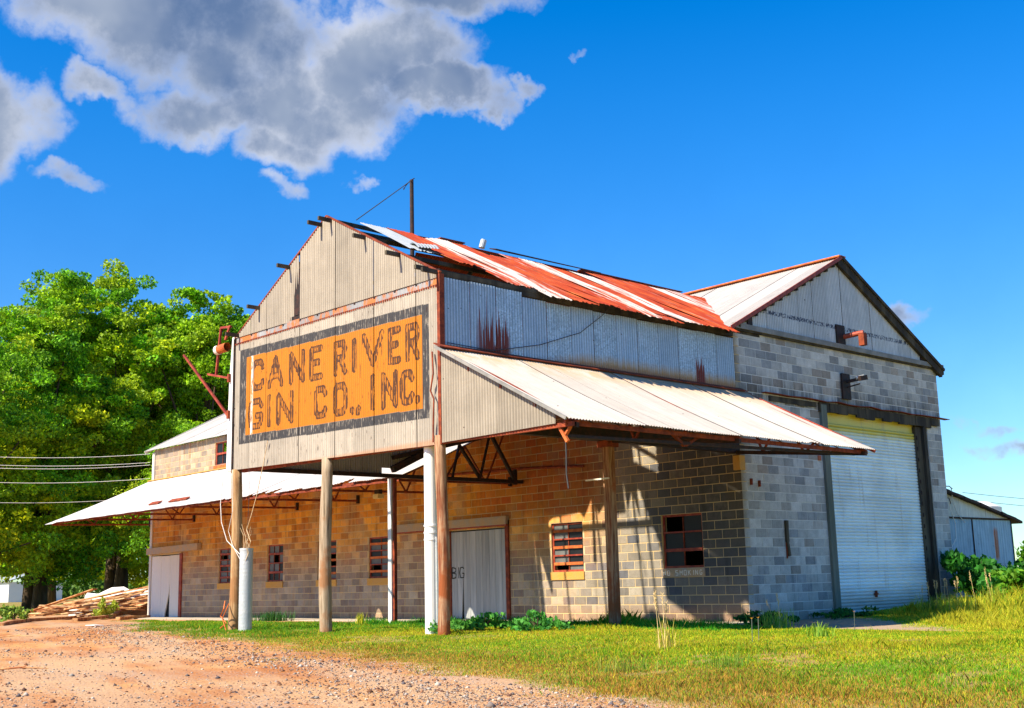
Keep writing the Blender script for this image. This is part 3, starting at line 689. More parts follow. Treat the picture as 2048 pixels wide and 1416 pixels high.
# lettering by strokes
GL = {'N': [(0, 0, 0, 1), (0, 1, .6, 0), (.6, 0, .6, 1)], 'O': [(0, 0, 0, 1), (0, 1, .6, 1), (.6, 1, .6, 0), (.6, 0, 0, 0)], 'S': [(.6, 1, 0, 1), (0, 1, 0, .5), (0, .5, .6, .5), (.6, .5, .6, 0), (.6, 0, 0, 0)],
      'M': [(0, 0, 0, 1), (0, 1, .35, .4), (.35, .4, .7, 1), (.7, 1, .7, 0)], 'K': [(0, 0, 0, 1), (.6, 1, 0, .45), (.2, .6, .6, 0)], 'I': [(.3, 0, .3, 1)], 'G': [(.6, .85, .4, 1), (.4, 1, .1, .95), (.1, .95, 0, .5), (0, .5, .1, .05), (.1, .05, .55, .05), (.55, .05, .6, .45), (.6, .45, .35, .45)],
      'B': [(0, 0, 0, 1), (0, 1, .5, .9), (.5, .9, .5, .6), (.5, .6, 0, .5), (0, .5, .55, .4), (.55, .4, .5, .05), (.5, .05, 0, 0)], ' ': []}
def letters(txt, x0, z0, h, adv, y, w, mat, name, parent):
    b = MB(); x = x0
    for ch in txt:
        for a, c, d, e in GL[ch]: b.bar((x + a * h, y, z0 + c * h), (x + d * h, y, z0 + e * h), w, .003, up=(0, 1, 0))
        x += adv if ch != 'I' else adv * .7
    return b.build(name, M[mat], parent)
letters('NO SMOKING', -2.33, 1.06, .105, .122, -.038, .016, 'chalk', 'lettering', B)
# wide plank door
PD = MB(); PD.box(-10.12, -10.03, -.03, .10, -.02, 2.44); PD.box(-7.75, -7.62, -.045, .10, -.02, 2.62); PD = PD.build('plank_door', M['rust_iron'], B)
PD['label'] = 'wide grey plank door with BIG scrawled on it'
xe = -10.03; i = 0
while xe < -7.78:
    wd = min(.245 + .02 * (i % 3), -7.76 - xe)
    bb = MB(); x0, x1 = xe + .004, xe + wd - .004
    if i == 1: bb.poly([(x0, .0, .06), (x1 - .10, .0, .06), (x1 - .03, .0, .9), (x1, .0, 1.3), (x1, .0, 2.40), (x0, .0, 2.40)], (0, .035, 0))
    else: bb.poly([(x0, .0, .05), (x1, .0, .05), (x1, .0, 2.40), (x0, .0, 2.40)], (0, .035, 0))
    bb.build('door_board', M['board_grey'], PD); xe += wd; i += 1
letters('BIG', -10.0, 1.14, .30, .19, -.004, .028, 'black_paint', 'lettering', PD)
MB().box(-10.02, -7.76, .06, .075, 0, 2.43).build('door_back', M['inside'], PD)
MB().bar((-12.4, -.06, 2.62), (-7.62, -.06, 2.62), .13, .22).build('header_rail', M['sill_grey'], B)
MB().bar((-12.4, -.09, 2.50), (-7.62, -.09, 2.50), .06, .05).build('door_track', M['red_paint'], B)
# pale board door at the far left
LD = MB(); LD.box(-26.0, -25.82, -.05, .1, 0, 2.38); LD = LD.build('plank_door', M['red_paint'], B); LD['label'] = 'pale white plank door with one board kicked out'
for i, (a, b_) in enumerate(((-28.30, -27.52), (-27.51, -26.78), (-26.77, -26.02))):
    bb = MB()
    if i == 1: bb.poly([(a, -.02, .03), (b_ - .38, -.02, .03), (b_ - .05, -.02, .95), (b_, -.02, 1.3), (b_, -.02, 2.32), (a, -.02, 2.32)], (0, .04, 0))
    else: bb.poly([(a, -.02, .02), (b_, -.02, .02), (b_, -.02, 2.33), (a, -.02, 2.33)], (0, .04, 0))
    bb.build('door_board', M['board_white'], LD)
MB().box(-28.3, -26.0, .06, .08, 0, 2.35).build('door_back', M['inside'], LD)
MB().bar((-28.5, -.1, 2.52), (-24.4, -.1, 2.58), .16, .24).build('header_rail', M['sill_grey'], B)
MB().box(-28.5, -28.33, -.05, .05, -.1, 6.4).build('corner_board', M['board_white'], B)
b = MB(); b.tube([(-10.6, -.05, 4.03), (-7, -.05, 3.93), (-4.75, -.05, 3.80)], .035, 8)
tag(b.build('conduit', M['rust_iron']), 'rusty horizontal pipe run along the stained block wall under the canopy', 'pipe')

# ------------------------------------------------------------------ sign canopy (drive through bay)
S = thing('sign_canopy', 'corrugated drive-through canopy with yellow sign front, rusty roof and blue-grey side on poles', 'canopy', (0, 0, 0))
FY = -8.5; XL, XR, XM = -7.08, 0.0, -3.54; EZ2, RZ2 = 6.42, 8.33
def gz(x): return EZ2 + (RZ2 - EZ2) * (1 - abs(x - XM) / (XR - XM)) if XL <= x <= XR else EZ2
def bot(x): return 3.36 + (-x) * .022
# sign paint: strokes of the big letters, boxes measured on the wall
def gl(ch):
    return {'C': [(1, .80, .8, 1), (.8, 1, .2, 1), (.2, 1, 0, .8), (0, .8, 0, .2), (0, .2, .2, 0), (.2, 0, .8, 0), (.8, 0, 1, .2)],
            'A': [(0, 0, .5, 1), (.5, 1, 1, 0), (.2, .35, .8, .35)], 'N': [(0, 0, 0, 1), (0, 1, 1, 0), (1, 0, 1, 1)],
            'E': [(0, 0, 0, 1), (0, 1, 1, 1), (0, .52, .75, .52), (0, 0, 1, 0)], 'R': [(0, 0, 0, 1), (0, 1, .8, 1), (.8, 1, 1, .8), (1, .8, .8, .5), (.8, .5, 0, .5), (.5, .5, 1, 0)],
            'I': [(.5, 0, .5, 1)], 'V': [(0, 1, .5, 0), (.5, 0, 1, 1)], 'G': [(1, .80, .8, 1), (.8, 1, .2, 1), (.2, 1, 0, .8), (0, .8, 0, .2), (0, .2, .2, 0), (.2, 0, .8, 0), (.8, 0, 1, .2), (1, .2, 1, .42), (1, .42, .6, .42)],
            'O': [(.2, 0, 0, .2), (0, .2, 0, .8), (0, .8, .2, 1), (.2, 1, .8, 1), (.8, 1, 1, .8), (1, .8, 1, .2), (1, .2, .8, 0), (.8, 0, .2, 0)],
            '.': [(.5, 0, .5, .12)], ',': [(.5, .2, .3, -.4)]}[ch]
def unproj(px, py):
    d = cf + cr * ((px - 1024) / 2381.95) - cu * ((py - 708) / 2381.95); tq = (FY - CAM.y) / d.y; p = CAM + d * tq; return p.x, p.z
raw_boxes = [('C', 295, 385, 495, 710), ('A', 410, 520, 465, 690), ('N', 565, 670, 430, 660), ('E', 707, 798, 397, 637), ('R', 878, 968, 358, 604), ('I', 1000, 1045, 342, 580), ('V', 1078, 1232, 294, 540), ('E', 1262, 1350, 262, 522), ('R', 1385, 1485, 235, 500),
             ('G', 272, 375, 770, 985), ('I', 400, 438, 742, 970), ('N', 474, 590, 722, 948), ('C', 738, 828, 680, 908), ('O', 872, 970, 655, 888), ('.', 985, 1030, 830, 878), (',', 1035, 1072, 815, 870), ('I', 1128, 1180, 598, 850), ('N', 1212, 1330, 575, 838), ('C', 1350, 1445, 568, 812), ('.', 1455, 1485, 740, 800)]
SEG = []
for ch, xa, xb, ya, yb in raw_boxes:
    cx = 420 + (xa + xb) / 2 / 3.54; cy = 580 + (ya + yb) / 2 / 3.54
    c0 = unproj(cx, cy); l = unproj(420 + xa / 3.54, cy)[0]; r_ = unproj(420 + xb / 3.54, cy)[0]; zt = unproj(cx, 580 + ya / 3.54)[1]; zb = unproj(cx, 580 + yb / 3.54)[1]
    pad = .06; slope = -.028
    if ch in 'I.,': l = r_ = (l + r_) / 2
    else: l += pad; r_ -= pad
    zt -= pad; zb += pad
    for a, b_, c_, d in gl(ch):
        x0 = l + (r_ - l) * a if l != r_ else l + (a - .5) * .1; x1 = l + (r_ - l) * c_ if l != r_ else l + (c_ - .5) * .1
        if ch in '.,': z0 = zb + .1 * b_; z1 = zb + .1 * d
        else: z0 = zb + (zt - zb) * b_; z1 = zb + (zt - zb) * d
        SEG.append((x0, z0 + (x0 - c0[0]) * slope, x1, z1 + (x1 - c0[0]) * slope))
SEG = np.array(SEG)
def paint(x, z):
    sl_ = -.030; q = (x + 3.55)   # the painted panel tilts slightly
    o = ((x > -6.86) & (x < -.29) & (z < 6.01 + sl_ * q) & (z > 3.95 + sl_ * q))
    inn = ((x > -6.60) & (x < -.47) & (z < 5.83 + sl_ * q) & (z > 4.13 + sl_ * q))
    dm = np.full(x.shape, 9.0)
    for x0, z0, x1, z1 in SEG:
        dx_, dz_ = x1 - x0, z1 - z0; L = dx_ * dx_ + dz_ * dz_ + 1e-9
        tq = np.clip(((x - x0) * dx_ + (z - z0) * dz_) / L, 0, 1); dm = np.minimum(dm, np.hypot(x - x0 - tq * dx_, z - z0 - tq * dz_))
    let = np.where(dm < .074, .50 + .42 * np.clip((dm - .028) / .036, 0, 1), 0) * inn
    return np.stack([inn * 1.0, (o & ~inn) * 1.0, let, np.ones_like(x)], -1)
ns = 11; wsh = (XR - XL) / ns
for i in range(ns):
    a, b_ = XL + i * wsh, XL + (i + 1) * wsh - .009
    nu = max(2, int(round((b_ - a) / .068 * 6)) + 1); rows = 190
    u = np.linspace(a, b_, nu); lo = np.array([bot(q) for q in u]); hi = np.array([6.28 - .012 * (q + 7) for q in u])
    tt = np.linspace(0, 1, rows)[:, None]; zz = lo[None] * (1 - tt) + hi[None] * tt; uu = np.broadcast_to(u[None], zz.shape)
    corr('sign_sheet', (0, FY, 0), (1, 0, 0), (0, 0, 1), (0, -1, 0), a, b_, bot, lambda q: 6.28 - .012 * (q + 7), M['sign_metal'], S, rows=rows, off=.003 * (i % 2), attrs={'paint': ('POINT', paint(uu, zz).reshape(-1, 4))})
for i in range(ns):
    a, b_ = XL + i * wsh, XL + (i + 1) * wsh - .009
    lo_ = lambda q: 6.42 - .012 * (q + 7); hi_ = lambda q: max(gz(q), lo_(q) + .004)
    be = None
    if i == 3: be = lambda uu, vv: -.10 * np.clip((uu - (XL + 3 * wsh)) / wsh, 0, 1) * np.clip((8.0 - vv) / 1.6, 0, 1) ** 1.4
    corr('facade_sheet', (0, FY, 0), (1, 0, 0), (0, 0, 1), (0, -1, 0), a, b_ - (.035 if i == 3 else 0), lo_, hi_, M['facade_metal'], S, rows=10, off=.004 + .003 * (i % 2), bend=be)
for i in range(1, ns):
    xx = XL + i * wsh - .004; MB().box(xx - .03, xx + .03, FY + .012, FY + .03, bot(xx) + .02, gz(xx) - .03).build('seam_blackout', M['black_iron'], S)  # black strips added to darken the seams and stop sky showing through
b = MB(); b.box(XL, XR, FY + .032, FY + .05, 6.10, 6.50); b.box(-4.75, -4.25, FY + .02, FY + .05, 6.5, 7.62); b.build('facade_gap_shade', M['black_iron'], S)  # black sheets added so gaps in the facade read as shade
for i in range(5):
    a, b_ = XL + i * 1.416, XL + (i + 1) * 1.416
    MB().poly([(a, FY + .004, 6.24 - .012 * (a + 7)), (b_, FY + .004, 6.24 - .012 * (b_ + 7)), (b_, FY + .016, 6.44 - .012 * (b_ + 7)), (a, FY + .016, 6.44 - .012 * (a + 7))], (0, .01, 0)).build('flashing_strip', M['flash_metal'], S)
b = MB()
for k in range(104):
    xa = XL + k * .068; b.box(xa, xa + .034, FY - .022, FY + .0, 6.255 - .012 * (xa + 7) + random.uniform(-.006, .006), 6.292 - .012 * (xa + 7))
b.build('rusty_edge', M['rust_iron'], S, kind='stuff')
b = MB(); b.box(XL, XR, FY + .03, FY + .09, 3.36, 3.46)
b.v = [(x, y, z + (-x) * .022) for x, y, z in b.v]; b.build('facade_sill_beam', M['red_paint'], S)
MB().poly([(XL - .26, FY - .03, 3.50), (XL - .02, FY - .03, 3.50), (XL - .02, FY - .03, 6.45), (XL - .10, FY - .03, 6.45), (XL - .20, FY - .03, 5.5)], (0, .05, 0)).build('corner_flashing', M['white_paint'], S)
b = MB(); b.box(XL - .05, XL + .01, FY - .03, FY + .08, 3.45, 6.4); b.build('corner_post_trim', M['black_iron'], S)
b = MB(); b.box(-.035, .045, FY - .01, FY + .10, 3.36, 6.40); b.build('corner_post_trim', M['rust_iron'], S)
# rake trim on the facade gable
b = MB(); b.bar((XM, FY + .01, RZ2 + .02), (XR + .05, FY + .01, EZ2 + .0), .05, .035); b.bar((XM, FY + .01, RZ2 + .02), (XL - .05, FY + .01, EZ2 + .0), .05, .035); b.build('rake_trim', M['rust_iron'], S)
# side walls
for i in range(13):
    a, b_ = FY + .06 + i * .648, FY + .06 + (i + 1) * .648 - .010; b_ = min(b_, .05)
    tops = 6.25 + .012 * (i % 2) + (.10 if i < 3 else 0)
    corr('clerestory_sheet', (0.0, 0, 0), (0, 1, 0), (0, 0, 1), (1, 0, 0), a, b_, 5.09, tops, M['blue_metal'], S, off=.012 + .004 * (i % 2) + .004, rows=3)
for i in range(13):
    a, b_ = FY + .06 + i * .648, FY + .06 + (i + 1) * .648 + .02
    if a > -.1: continue
    top_ = 6.38; low = 3.56 if b_ < -4.0 else 4.9
    if low < 4: corr('side_sheet', (XL, 0, 0), (0, 1, 0), (0, 0, 1), (-1, 0, 0), a, min(b_, -.02), low, top_, M['side_metal'], S, off=.01 + .003 * (i % 2))
    else:
        sh = lambda q: 3.75 + max(0, (q + 4.2)) * .42
        corr('side_sheet', (XL, 0, 0), (0, 1, 0), (0, 0, 1), (-1, 0, 0), a, min(b_, -.02), lambda q: min(sh(q), 5.1), top_, M['side_metal'], S, off=.01 + .003 * (i % 2))
b = MB()
b.bar((-.06, FY + .05, 3.80), (-.06, -.02, 3.80), .16, .26); b.build('header_beam', M['black_iron'], S)
MB().bar((-.05, FY + .05, 5.02), (-.05, -.02, 5.02), .10, .14).build('header_beam', M['rust_iron'], S)
MB().bar((-.05, FY + .05, 6.36), (-.05, -.02, 6.36), .10, .12).build('eave_beam', M['dark_timber'], S)
MB().bar((XL + .06, FY + .05, 6.36), (XL + .06, -.02, 6.36), .10, .12).build('eave_beam', M['dark_timber'], S)
MB().bar((XL + .03, FY + .05, 3.55), (XL + .03, -.02, 3.58), .10, .09).build('side_beam', M['black_iron'], S)
MB().bar((XL + .2, FY + .12, 3.50), (-.15, FY + .12, 3.42), .06, .10).build('front_beam', M['rust_iron'], S)
tr = [((XL, -4.25, 3.72), (XL, -2.62, 4.47), .16), ((XL, -2.16, 4.43), (XL, -2.39, 3.62), .05), ((XL, -2.16, 4.43), (XL, -1.48, 3.62), .07), ((XL, -1.11, 4.81), (XL, -1.48, 3.62), .05), ((XL, -1.11, 4.81), (XL, -.27, 3.60), .08), ((XL, -4.25, 4.0), (XL, -.2, 4.95), .10), ((XL, -.27, 3.5), (XL, -.27, 3.9), .09)]
for p, q, w in tr: MB().bar((p[0] + .03, p[1], p[2]), (q[0] + .03, q[1], q[2]), w, w).build('truss_member', M['black_iron'], S)
# lattice truss across the bay at mid and rafters
for yy in (-4.25, -1.9):
    for s in (-1, 1):
        xe_ = XL + .1 if s < 0 else XR - .1
        MB().bar((XM, yy, RZ2 - .10), (xe_, yy, EZ2 - .08), .04, .09).build('rafter', M['dark_timber'], S)
    MB().bar((XL + .1, yy, 6.32), (XR - .1, yy, 6.32), .05, .14).build('tie_beam', M['dark_timber'], S)
for s, xs_ in ((1, (-3.36, -2.2, -1.1, -.28, -.02)), (-1, (-3.72, -4.9, -6.1, -6.95))):
    for x_ in xs_:
        z_ = gz(min(max(x_, XL), XR)) - .03 + (.03 if x_ > -.1 else 0)
        MB().bar((x_, FY - random.uniform(.28, .36), z_ + .0), (x_, RY - 1.4 if x_ < -1 else 1.0, z_), .055, .075).build('purlin', M['dark_timber'], S)
# bay roof, right slope (ribs run down the slope)
sx = XR + .33 - XM; dzr = (RZ2 - EZ2) / (XR - XM) * sx; SL = math.hypot(sx, dzr); dv = np.array([sx, 0, -dzr]) / SL; dn = np.array([dzr, 0, sx]) / SL
k = 0; yy = -8.05
ends = [.55, .70, .90, .99, 1.0]
while yy < RY - .6:
    a, b_ = yy, yy + .68; e = ends[k] if k < len(ends) else 1.0
    jag = (lambda y, e=e, k=k: SL * (e + .012 * math.sin(y * 23 + k) + .006 * math.sin(y * 61)))
    lim = (lambda y: SL * 1.0)
    zr = lambda y: 0.0
    # stop the sheet where the main roof rises through it (valley)
    def vcut(y, j=jag):
        if y < -OV: return j(y)
        zm = EZ + (y + OV) * (RZ - EZ) / (RY + OV); return max(.02, min(j(y), (RZ2 + .1 - zm) / dzr * SL))
    lift = .05 + .012 * (k % 2) + (0.05 if k < 2 else 0)
    mt = M['rust_roof'] if k != 0 else M['galvanised']
    corr('roof_sheet', (XM, 0, RZ2), (0, 1, 0), dv, dn, a, b_, lambda y, vc=vcut: min((np.interp(y, [-8.1, -6.6, -5.6, -4.86, -4.80, -4.1, -4.04, -1.35, -1.25, 9], [.50, .50, .0, .0, .80, .80, .16, .62, 0, 0]) + .02 * math.sin(y * 31)) if y < -1.25 else 0.0, vc(y) - .01), vcut, mt, S, off=lift, rows=8, spp=5,
         bend=(lambda uu, vv, k=k: .03 * np.sin(vv * 1.7 + k * 1.3) * (vv / SL)))
    yy += .655; k += 1
# crumpled end of the silver sheet
corr('bent_sheet_end', (-1.75, -7.55, 7.42), (.3, .9, 0), (.85, -.1, -.22), (0, 0, 1), -.25, .25, 0, .42, M['galvanised'], S, rows=5, bend=lambda uu, vv: .10 * np.sin(vv * 7))
# black sheet standing in for the dark shaded opening along the ridge
MB().poly([(XM - .02, -4.1, RZ2 + .10), (XM - .02, -1.2, RZ2 + .12), (XM + .75, -1.25, RZ2 - .18), (XM + .10, -4.0, RZ2 + .08)], (0, 0, .02)).build('ridge_opening_shade', M['black_iron'], S)
b = MB(); b.tube([(XM, -4.35, RZ2 + .08), (XM + .02, -4.3, RZ2 + .26)], .07, 10); b.build('vent_stub', M['galvanised'], S)
# left slope: torn open over the front half
dvl = np.array([-sx, 0, -dzr]) / SL; dnl = np.array([-dzr, 0, sx]) / SL
LSF, LSY = [], []
ka, kz = SUN_DIR.x / SUN_DIR.y, -SUN_DIR.z / SUN_DIR.y
for xw, zw in ((-6.95, .3), (-6.78, 2.3), (-6.15, 2.5), (-6.10, .6), (-6.04, .6), (-6.0, 2.5), (-5.0, 2.6), (-4.85, 2.45), (-4.48, 3.05), (-4.36, 2.5), (-4.15, 2.72), (-3.95, 2.5), (-3.5, 3.35), (-3.42, 2.5), (-3.36, 2.5), (-3.22, 3.05), (-3.0, 2.4), (-2.9, 2.3)):
    sl2 = (RZ2 - EZ2) / (XR - XM); tq = (RZ2 + sl2 * (xw - XM) - zw) / (kz + sl2 * ka); LSF.append((XM - (xw - ka * tq)) / sx); LSY.append(-tq)
LSF, LSY = zip(*sorted(zip(LSF, LSY)))
def left_start(f):      # f 0 at ridge .. 1 at the eave; where the surviving sheets begin
    return np.interp(f, LSF, LSY)
nv = 160; P_, F_ = [], []
for i in range(nv + 1):
    f = i / nv; y0 = left_start(f); 
    for j in range(25):
        q = j / 24; y_ = y0 + (RY - 1.2 - y0) * q; P_.append(tuple(np.array([XM, y_, RZ2]) + dvl * SL * f * .985 + dnl * .05))
for i in range(nv):
    for j in range(24): a = i * 25 + j; F_.append((a, a + 1, a + 26, a + 25))
mesh_obj('torn_roof', P_, F_, M['rust_roof'], S)
MB().bar((XM, -5.6, RZ2 + .075), (XM, -4.9, RZ2 + .075), .16, .02).build('ridge_cap', M['rust_iron'], S)
MB().bar((XM, -1.2, RZ2 + .075), (XM, 2.6, RZ2 + .075), .16, .02).build('ridge_cap', M['rust_iron'], S)
# posts
def pole(x, y, z0, z1, r0, r1, mat, nm='post', n=14):
    b = MB(); pts = []; rr = []
    for i in range(13):
        q = i / 12; pts.append((x + .02 * math.sin(q * 5 + x), y + .015 * math.sin(q * 4 + x), z0 + (z1 - z0) * q)); rr.append(r0 + (r1 - r0) * q + .004 * math.sin(q * 17 + x))
    b.tube(pts, rr, n); return b.build(nm, mat, S, smooth=True)
pole(-7.0, FY + .05, -.1, 3.52, .125, .11, M['post_tan'])['label'] = 'tan wooden pole under the left corner of the sign'
pole(-3.58, FY + .06, -.1, 3.46, .125, .11, M['post_grey'])['label'] = 'grey wooden pole under the middle of the sign'
pole(-.05, FY + .06, -.1, 3.52, .105, .10, M['post_red'])['label'] = 'red-brown wooden pole under the right corner of the sign'
MB().box(-7.13, -7.0, -4.34, -4.20, -.1, 3.5).build('post', M['white_paint'], S)
b = MB(); b.box(-7.0, -6.93, -4.30, -4.22, -.1, 3.5); b.build('steel_post', M['rust_iron'], S)
b = MB(); b.box(-.12, .10, -4.36, -4.34, -.1, 3.7); b.box(-.12, .10, -4.18, -4.16, -.1, 3.7); b.box(-.02, .0, -4.34, -4.18, -.1, 3.7); 
MB().box(-.085, .085, -4.34, -4.17, -.1, 3.68).build('post', M['post_red'], S)['label'] = 'square red-brown timber post under the side beam'
MB().box(-.14, .14, -4.42, -4.10, 3.55, 3.70).build('post_cap', M['rust_iron'], S)
MB().bar((-.5, -4.40, 2.93), (.12, -4.40, 2.93), .03, .03).build('peg', M['chalk'], S)
# concrete ground bits under the posts omitted; white plastic downpipe
dpp = thing('white_downpipe', 'tall white plastic downpipe beside the right red-brown pole', 'pipe', (-.56, FY + .22, 0))
b = MB(); b.tube([(0, 0, -.05), (0, 0, 1.9)], .118, 20); b.build('lower_pipe', M['white_paint'], dpp, smooth=False)
b = MB(); b.tube([(0, 0, 1.9), (0, 0, 3.55)], .112, 20); b.build('upper_pipe', M['white_paint'], dpp)
for z_ in (1.86, 1.98, 1.74): b = MB(); b.tube([(0, 0, z_), (0, 0, z_ + .03)], .126, 20); b.build('collar', M['white_paint'], dpp)
b = MB(); b.tube([(.12, .03, .15), (.12, .03, 1.8)], .035, 8); b.build('side_conduit', M['galvanised'], dpp)

# ------------------------------------------------------------------ right awning
RA = thing('right_awning', 'cream corrugated lean-to awning below the blue-grey side wall', 'awning', (0, 0, 0))
ax, az0, az1 = 3.18, 5.04, 3.41; al = math.hypot(ax, az0 - az1); av = np.array([ax, 0, az1 - az0]) / al; an = np.array([az0 - az1, 0, ax]) / al
n_ = 14; y0a, y1a = -8.62, .20
for i in range(n_):
    a, b_ = y0a + (y1a - y0a) * i / n_, y0a + (y1a - y0a) * (i + 1) / n_ - .013
    hi = lambda y: al * (1 + .006 * math.sin(y * 2.1) - (.03 if -2.4 < y < -1.7 else 0) * (math.sin(y * 9) * .5 + .6))
    corr('awning_sheet', (0.02, 0, az0), (0, 1, 0), av, an, a, b_, 0, hi, M['awning_metal'], RA, off=.03 + .003 * (i % 2), rows=8, spp=6, amp=.010, bend=lambda uu, vv: -.035 * np.sin(vv / al * 3.14))
for i in range(1, n_):
    y_ = y0a + (y1a - y0a) * i / n_ - .006; MB().bar((.1, y_, az0 + (az1 - az0) * .1 / ax - .03), (ax - .03, y_, az1 - .0), .05, .01).build('seam_blackout', M['black_iron'], RA)  # added strips block sun through the gaps and blacken the seams
MB().bar((.08, y0a, az0 + .045), (.08, y1a, az0 + .045), .20, .02, up=(.5, 0, 1)).build('top_flashing', M['rust_iron'], RA)
b = MB(); b.bar((.03, y0a, az0 + .02), (ax + .02, y0a, az1 + .02), .03, .05); b.build('end_trim', M['trim_grey'], RA)
b = MB(); b.bar((.03, y1a + .02, az0 + .0), (ax, y1a + .02, az1), .03, .06); b.build('end_trim', M['red_paint'], RA)
tri = lambda x: az0 + (az1 - az0) * x / ax - .02
for i in range(4):
    a, b_ = .05 + i * .72, min(.05 + (i + 1) * .72 + .02, 2.86)
    corr('end_sheet', (0, FY + .0, 0), (1, 0, 0), (0, 0, 1), (0, -1, 0), a, b_, lambda x: min(3.38 + .005 * x, tri(x) - .002), tri, M['facade_metal'], RA, off=.01 + .003 * (i % 2))
MB().bar((.03, FY + .05, 3.40), (ax, FY + .05, 3.36), .06, .07).build('bottom_chord', M['rust_iron'], RA)
for yt in (-8.35, -4.25, -.12):
    MB().bar((.0, yt, 3.68), (ax, yt, az1 - .06), .06, .08).build('bottom_chord', M['black_iron'], RA)
    MB().bar((.05, yt, az0 - .05), (ax, yt, az1 - .03), .05, .08).build('top_chord', M['rust_iron'], RA)
    for xa, xb in ((.2, .7), (1.2, .7), (1.2, 1.75), (2.2, 1.75)):
        za = az0 + (az1 - az0) * xa / ax - .06; zb = 3.68 + (az1 - .06 - 3.68) * xb / ax
        MB().bar((xa, yt, za), (xb, yt, zb), .04, .04).build('web_member', M['rust_iron'], RA)
for x_, z_ in ((ax - .12, az1 - .02), (1.6, az0 + (az1 - az0) * .5 - .07), (.8, az0 + (az1 - az0) * .25 - .07), (2.4, az0 + (az1 - az0) * .75 - .07)):
    MB().bar((x_, y0a + .1, z_), (x_, y1a - .1, z_), .05, .07).build('purlin', M['rust_iron'], RA)
MB().bar((2.92, FY + .1, 3.20), (2.92, -.1, 3.36), .08, .05).build('eave_strut', M['black_iron'], RA)
b = MB(); b.bar((2.80, -8.42, 3.42), (3.02, -8.42, 3.10), .05, .05); b.bar((3.1, -8.40, 3.36), (2.93, -8.40, 3.18), .06, .03); b.build('knee_brace', M['orange_rust'], RA)
b = MB(); b.bar((3.0, -5.9, 3.40), (2.92, -5.5, 3.22), .05, .05); b.bar((3.0, -5.1, 3.42), (2.92, -5.45, 3.22), .04, .04); b.build('knee_brace', M['rust_iron'], RA)
b = MB(); b.tube([(2.95, -8.4, 3.22), (2.955, -8.4, 2.9), (2.945, -8.4, 2.6), (2.98, -8.4, 2.38)], .012, 6)
tag(b.build('hanging_cable', M['wire']), 'black cable hanging from the front corner of the cream awning', 'cable')

# ------------------------------------------------------------------ left awning
LA = thing('left_awning', 'bright white corrugated lean-to awning with torn edge on the left of the sign', 'awning', (0, 0, 0))
ly, lz0, lz1 = 3.95, 5.25, 3.55; ll = math.hypot(ly, lz0 - lz1); lv = np.array([0, -ly, lz1 - lz0]) / ll; ln = np.array([0, -(lz0 - lz1), ly]) / ll
nsh = 30; xa0, xa1 = -28.75, -7.15
for i in range(nsh):
    a, b_ = xa0 + (xa1 - xa0) * i / nsh, xa0 + (xa1 - xa0) * (i + 1) / nsh + .02
    e = 1.0
    if i == 0: e = 1.03
    cut = 0.0
    if a > -17.2: cut = .035 * (random.random())
    if -14.5 < a < -13.0 or -10.6 < a < -9.4: cut += .08
    corr('awning_sheet', (0, -.01, lz0), (1, 0, 0), lv, ln, a, b_, 0, lambda x, e=e, cut=cut: ll * (e - cut * (.6 + .4 * math.sin(x * 9))), M['awning_white'], LA, off=.03 + .008 * (i % 2), rows=6, spp=5, bend=lambda uu, vv: -.03 * np.sin(vv / ll * 3.14))
MB().bar((xa0, -.05, lz0 + .05), (-7.2, -.05, lz0 + .05), .12, .03).build('top_flashing', M['sill_ochre'], LA)
for a, b_ in ((-21.6, -20.9), (-20.2, -19.0)):
    MB().poly([(a, -3.45, 3.81), (b_, -3.45, 3.81), (b_ + .0, -3.30, 3.90), (a + .0, -3.30, 3.90)], (0, -.02, .03)).build('rust_patch', M['rust_iron'], LA)
for x_ in (-28.55, -24.95, -21.66, -17.9, -14.46, -10.9, -7.5):
    MB().bar((x_, -.02, 3.58), (x_, -ly + .1, 3.52), .06, .06).build('bottom_chord', M['rust_iron'], LA)
    MB().bar((x_, -.02, lz0 - .06), (x_, -ly + .05, lz1 - .02), .05, .07).build('top_chord', M['rust_iron'], LA)
    for ya_, yb_ in ((-.1, -.9), (-1.6, -.9), (-1.6, -2.3), (-2.9, -2.3)):
        MB().bar((x_, ya_, lz0 + (lz1 - lz0) * (-ya_) / ly - .07), (x_, yb_, 3.56), .04, .04).build('web_member', M['rust_iron'], LA)
    MB().box(x_ - .04, x_ + .04, -.08, .0, 3.50, 3.75).build('wall_bracket', M['black_iron'], LA)
for y_ in (-.9, -1.9, -2.9, -3.75):
    MB().bar((xa0 + .1, y_, lz0 + (lz1 - lz0) * (-y_) / ly - .06), (xa1, y_, lz0 + (lz1 - lz0) * (-y_) / ly - .06), .05, .06).build('purlin', M['rust_iron'], LA)
MB().bar((xa0, -3.86, 3.60), (-7.3, -3.86, 3.50), .05, .05).build('eave_strut', M['rust_iron'], LA)
fl = thing('flood_lamp', 'small pale flood lamp under the torn edge of the white awning', 'lamp', (-10.3, -2.3, 3.42))
MB().box(-.12, .12, -.1, .1, -.12, .0).build('lamp_head', M['seed'], fl); MB().box(-.1, .1, -.06, .06, .0, .12).build('lamp_mount', M['black_iron'], fl)

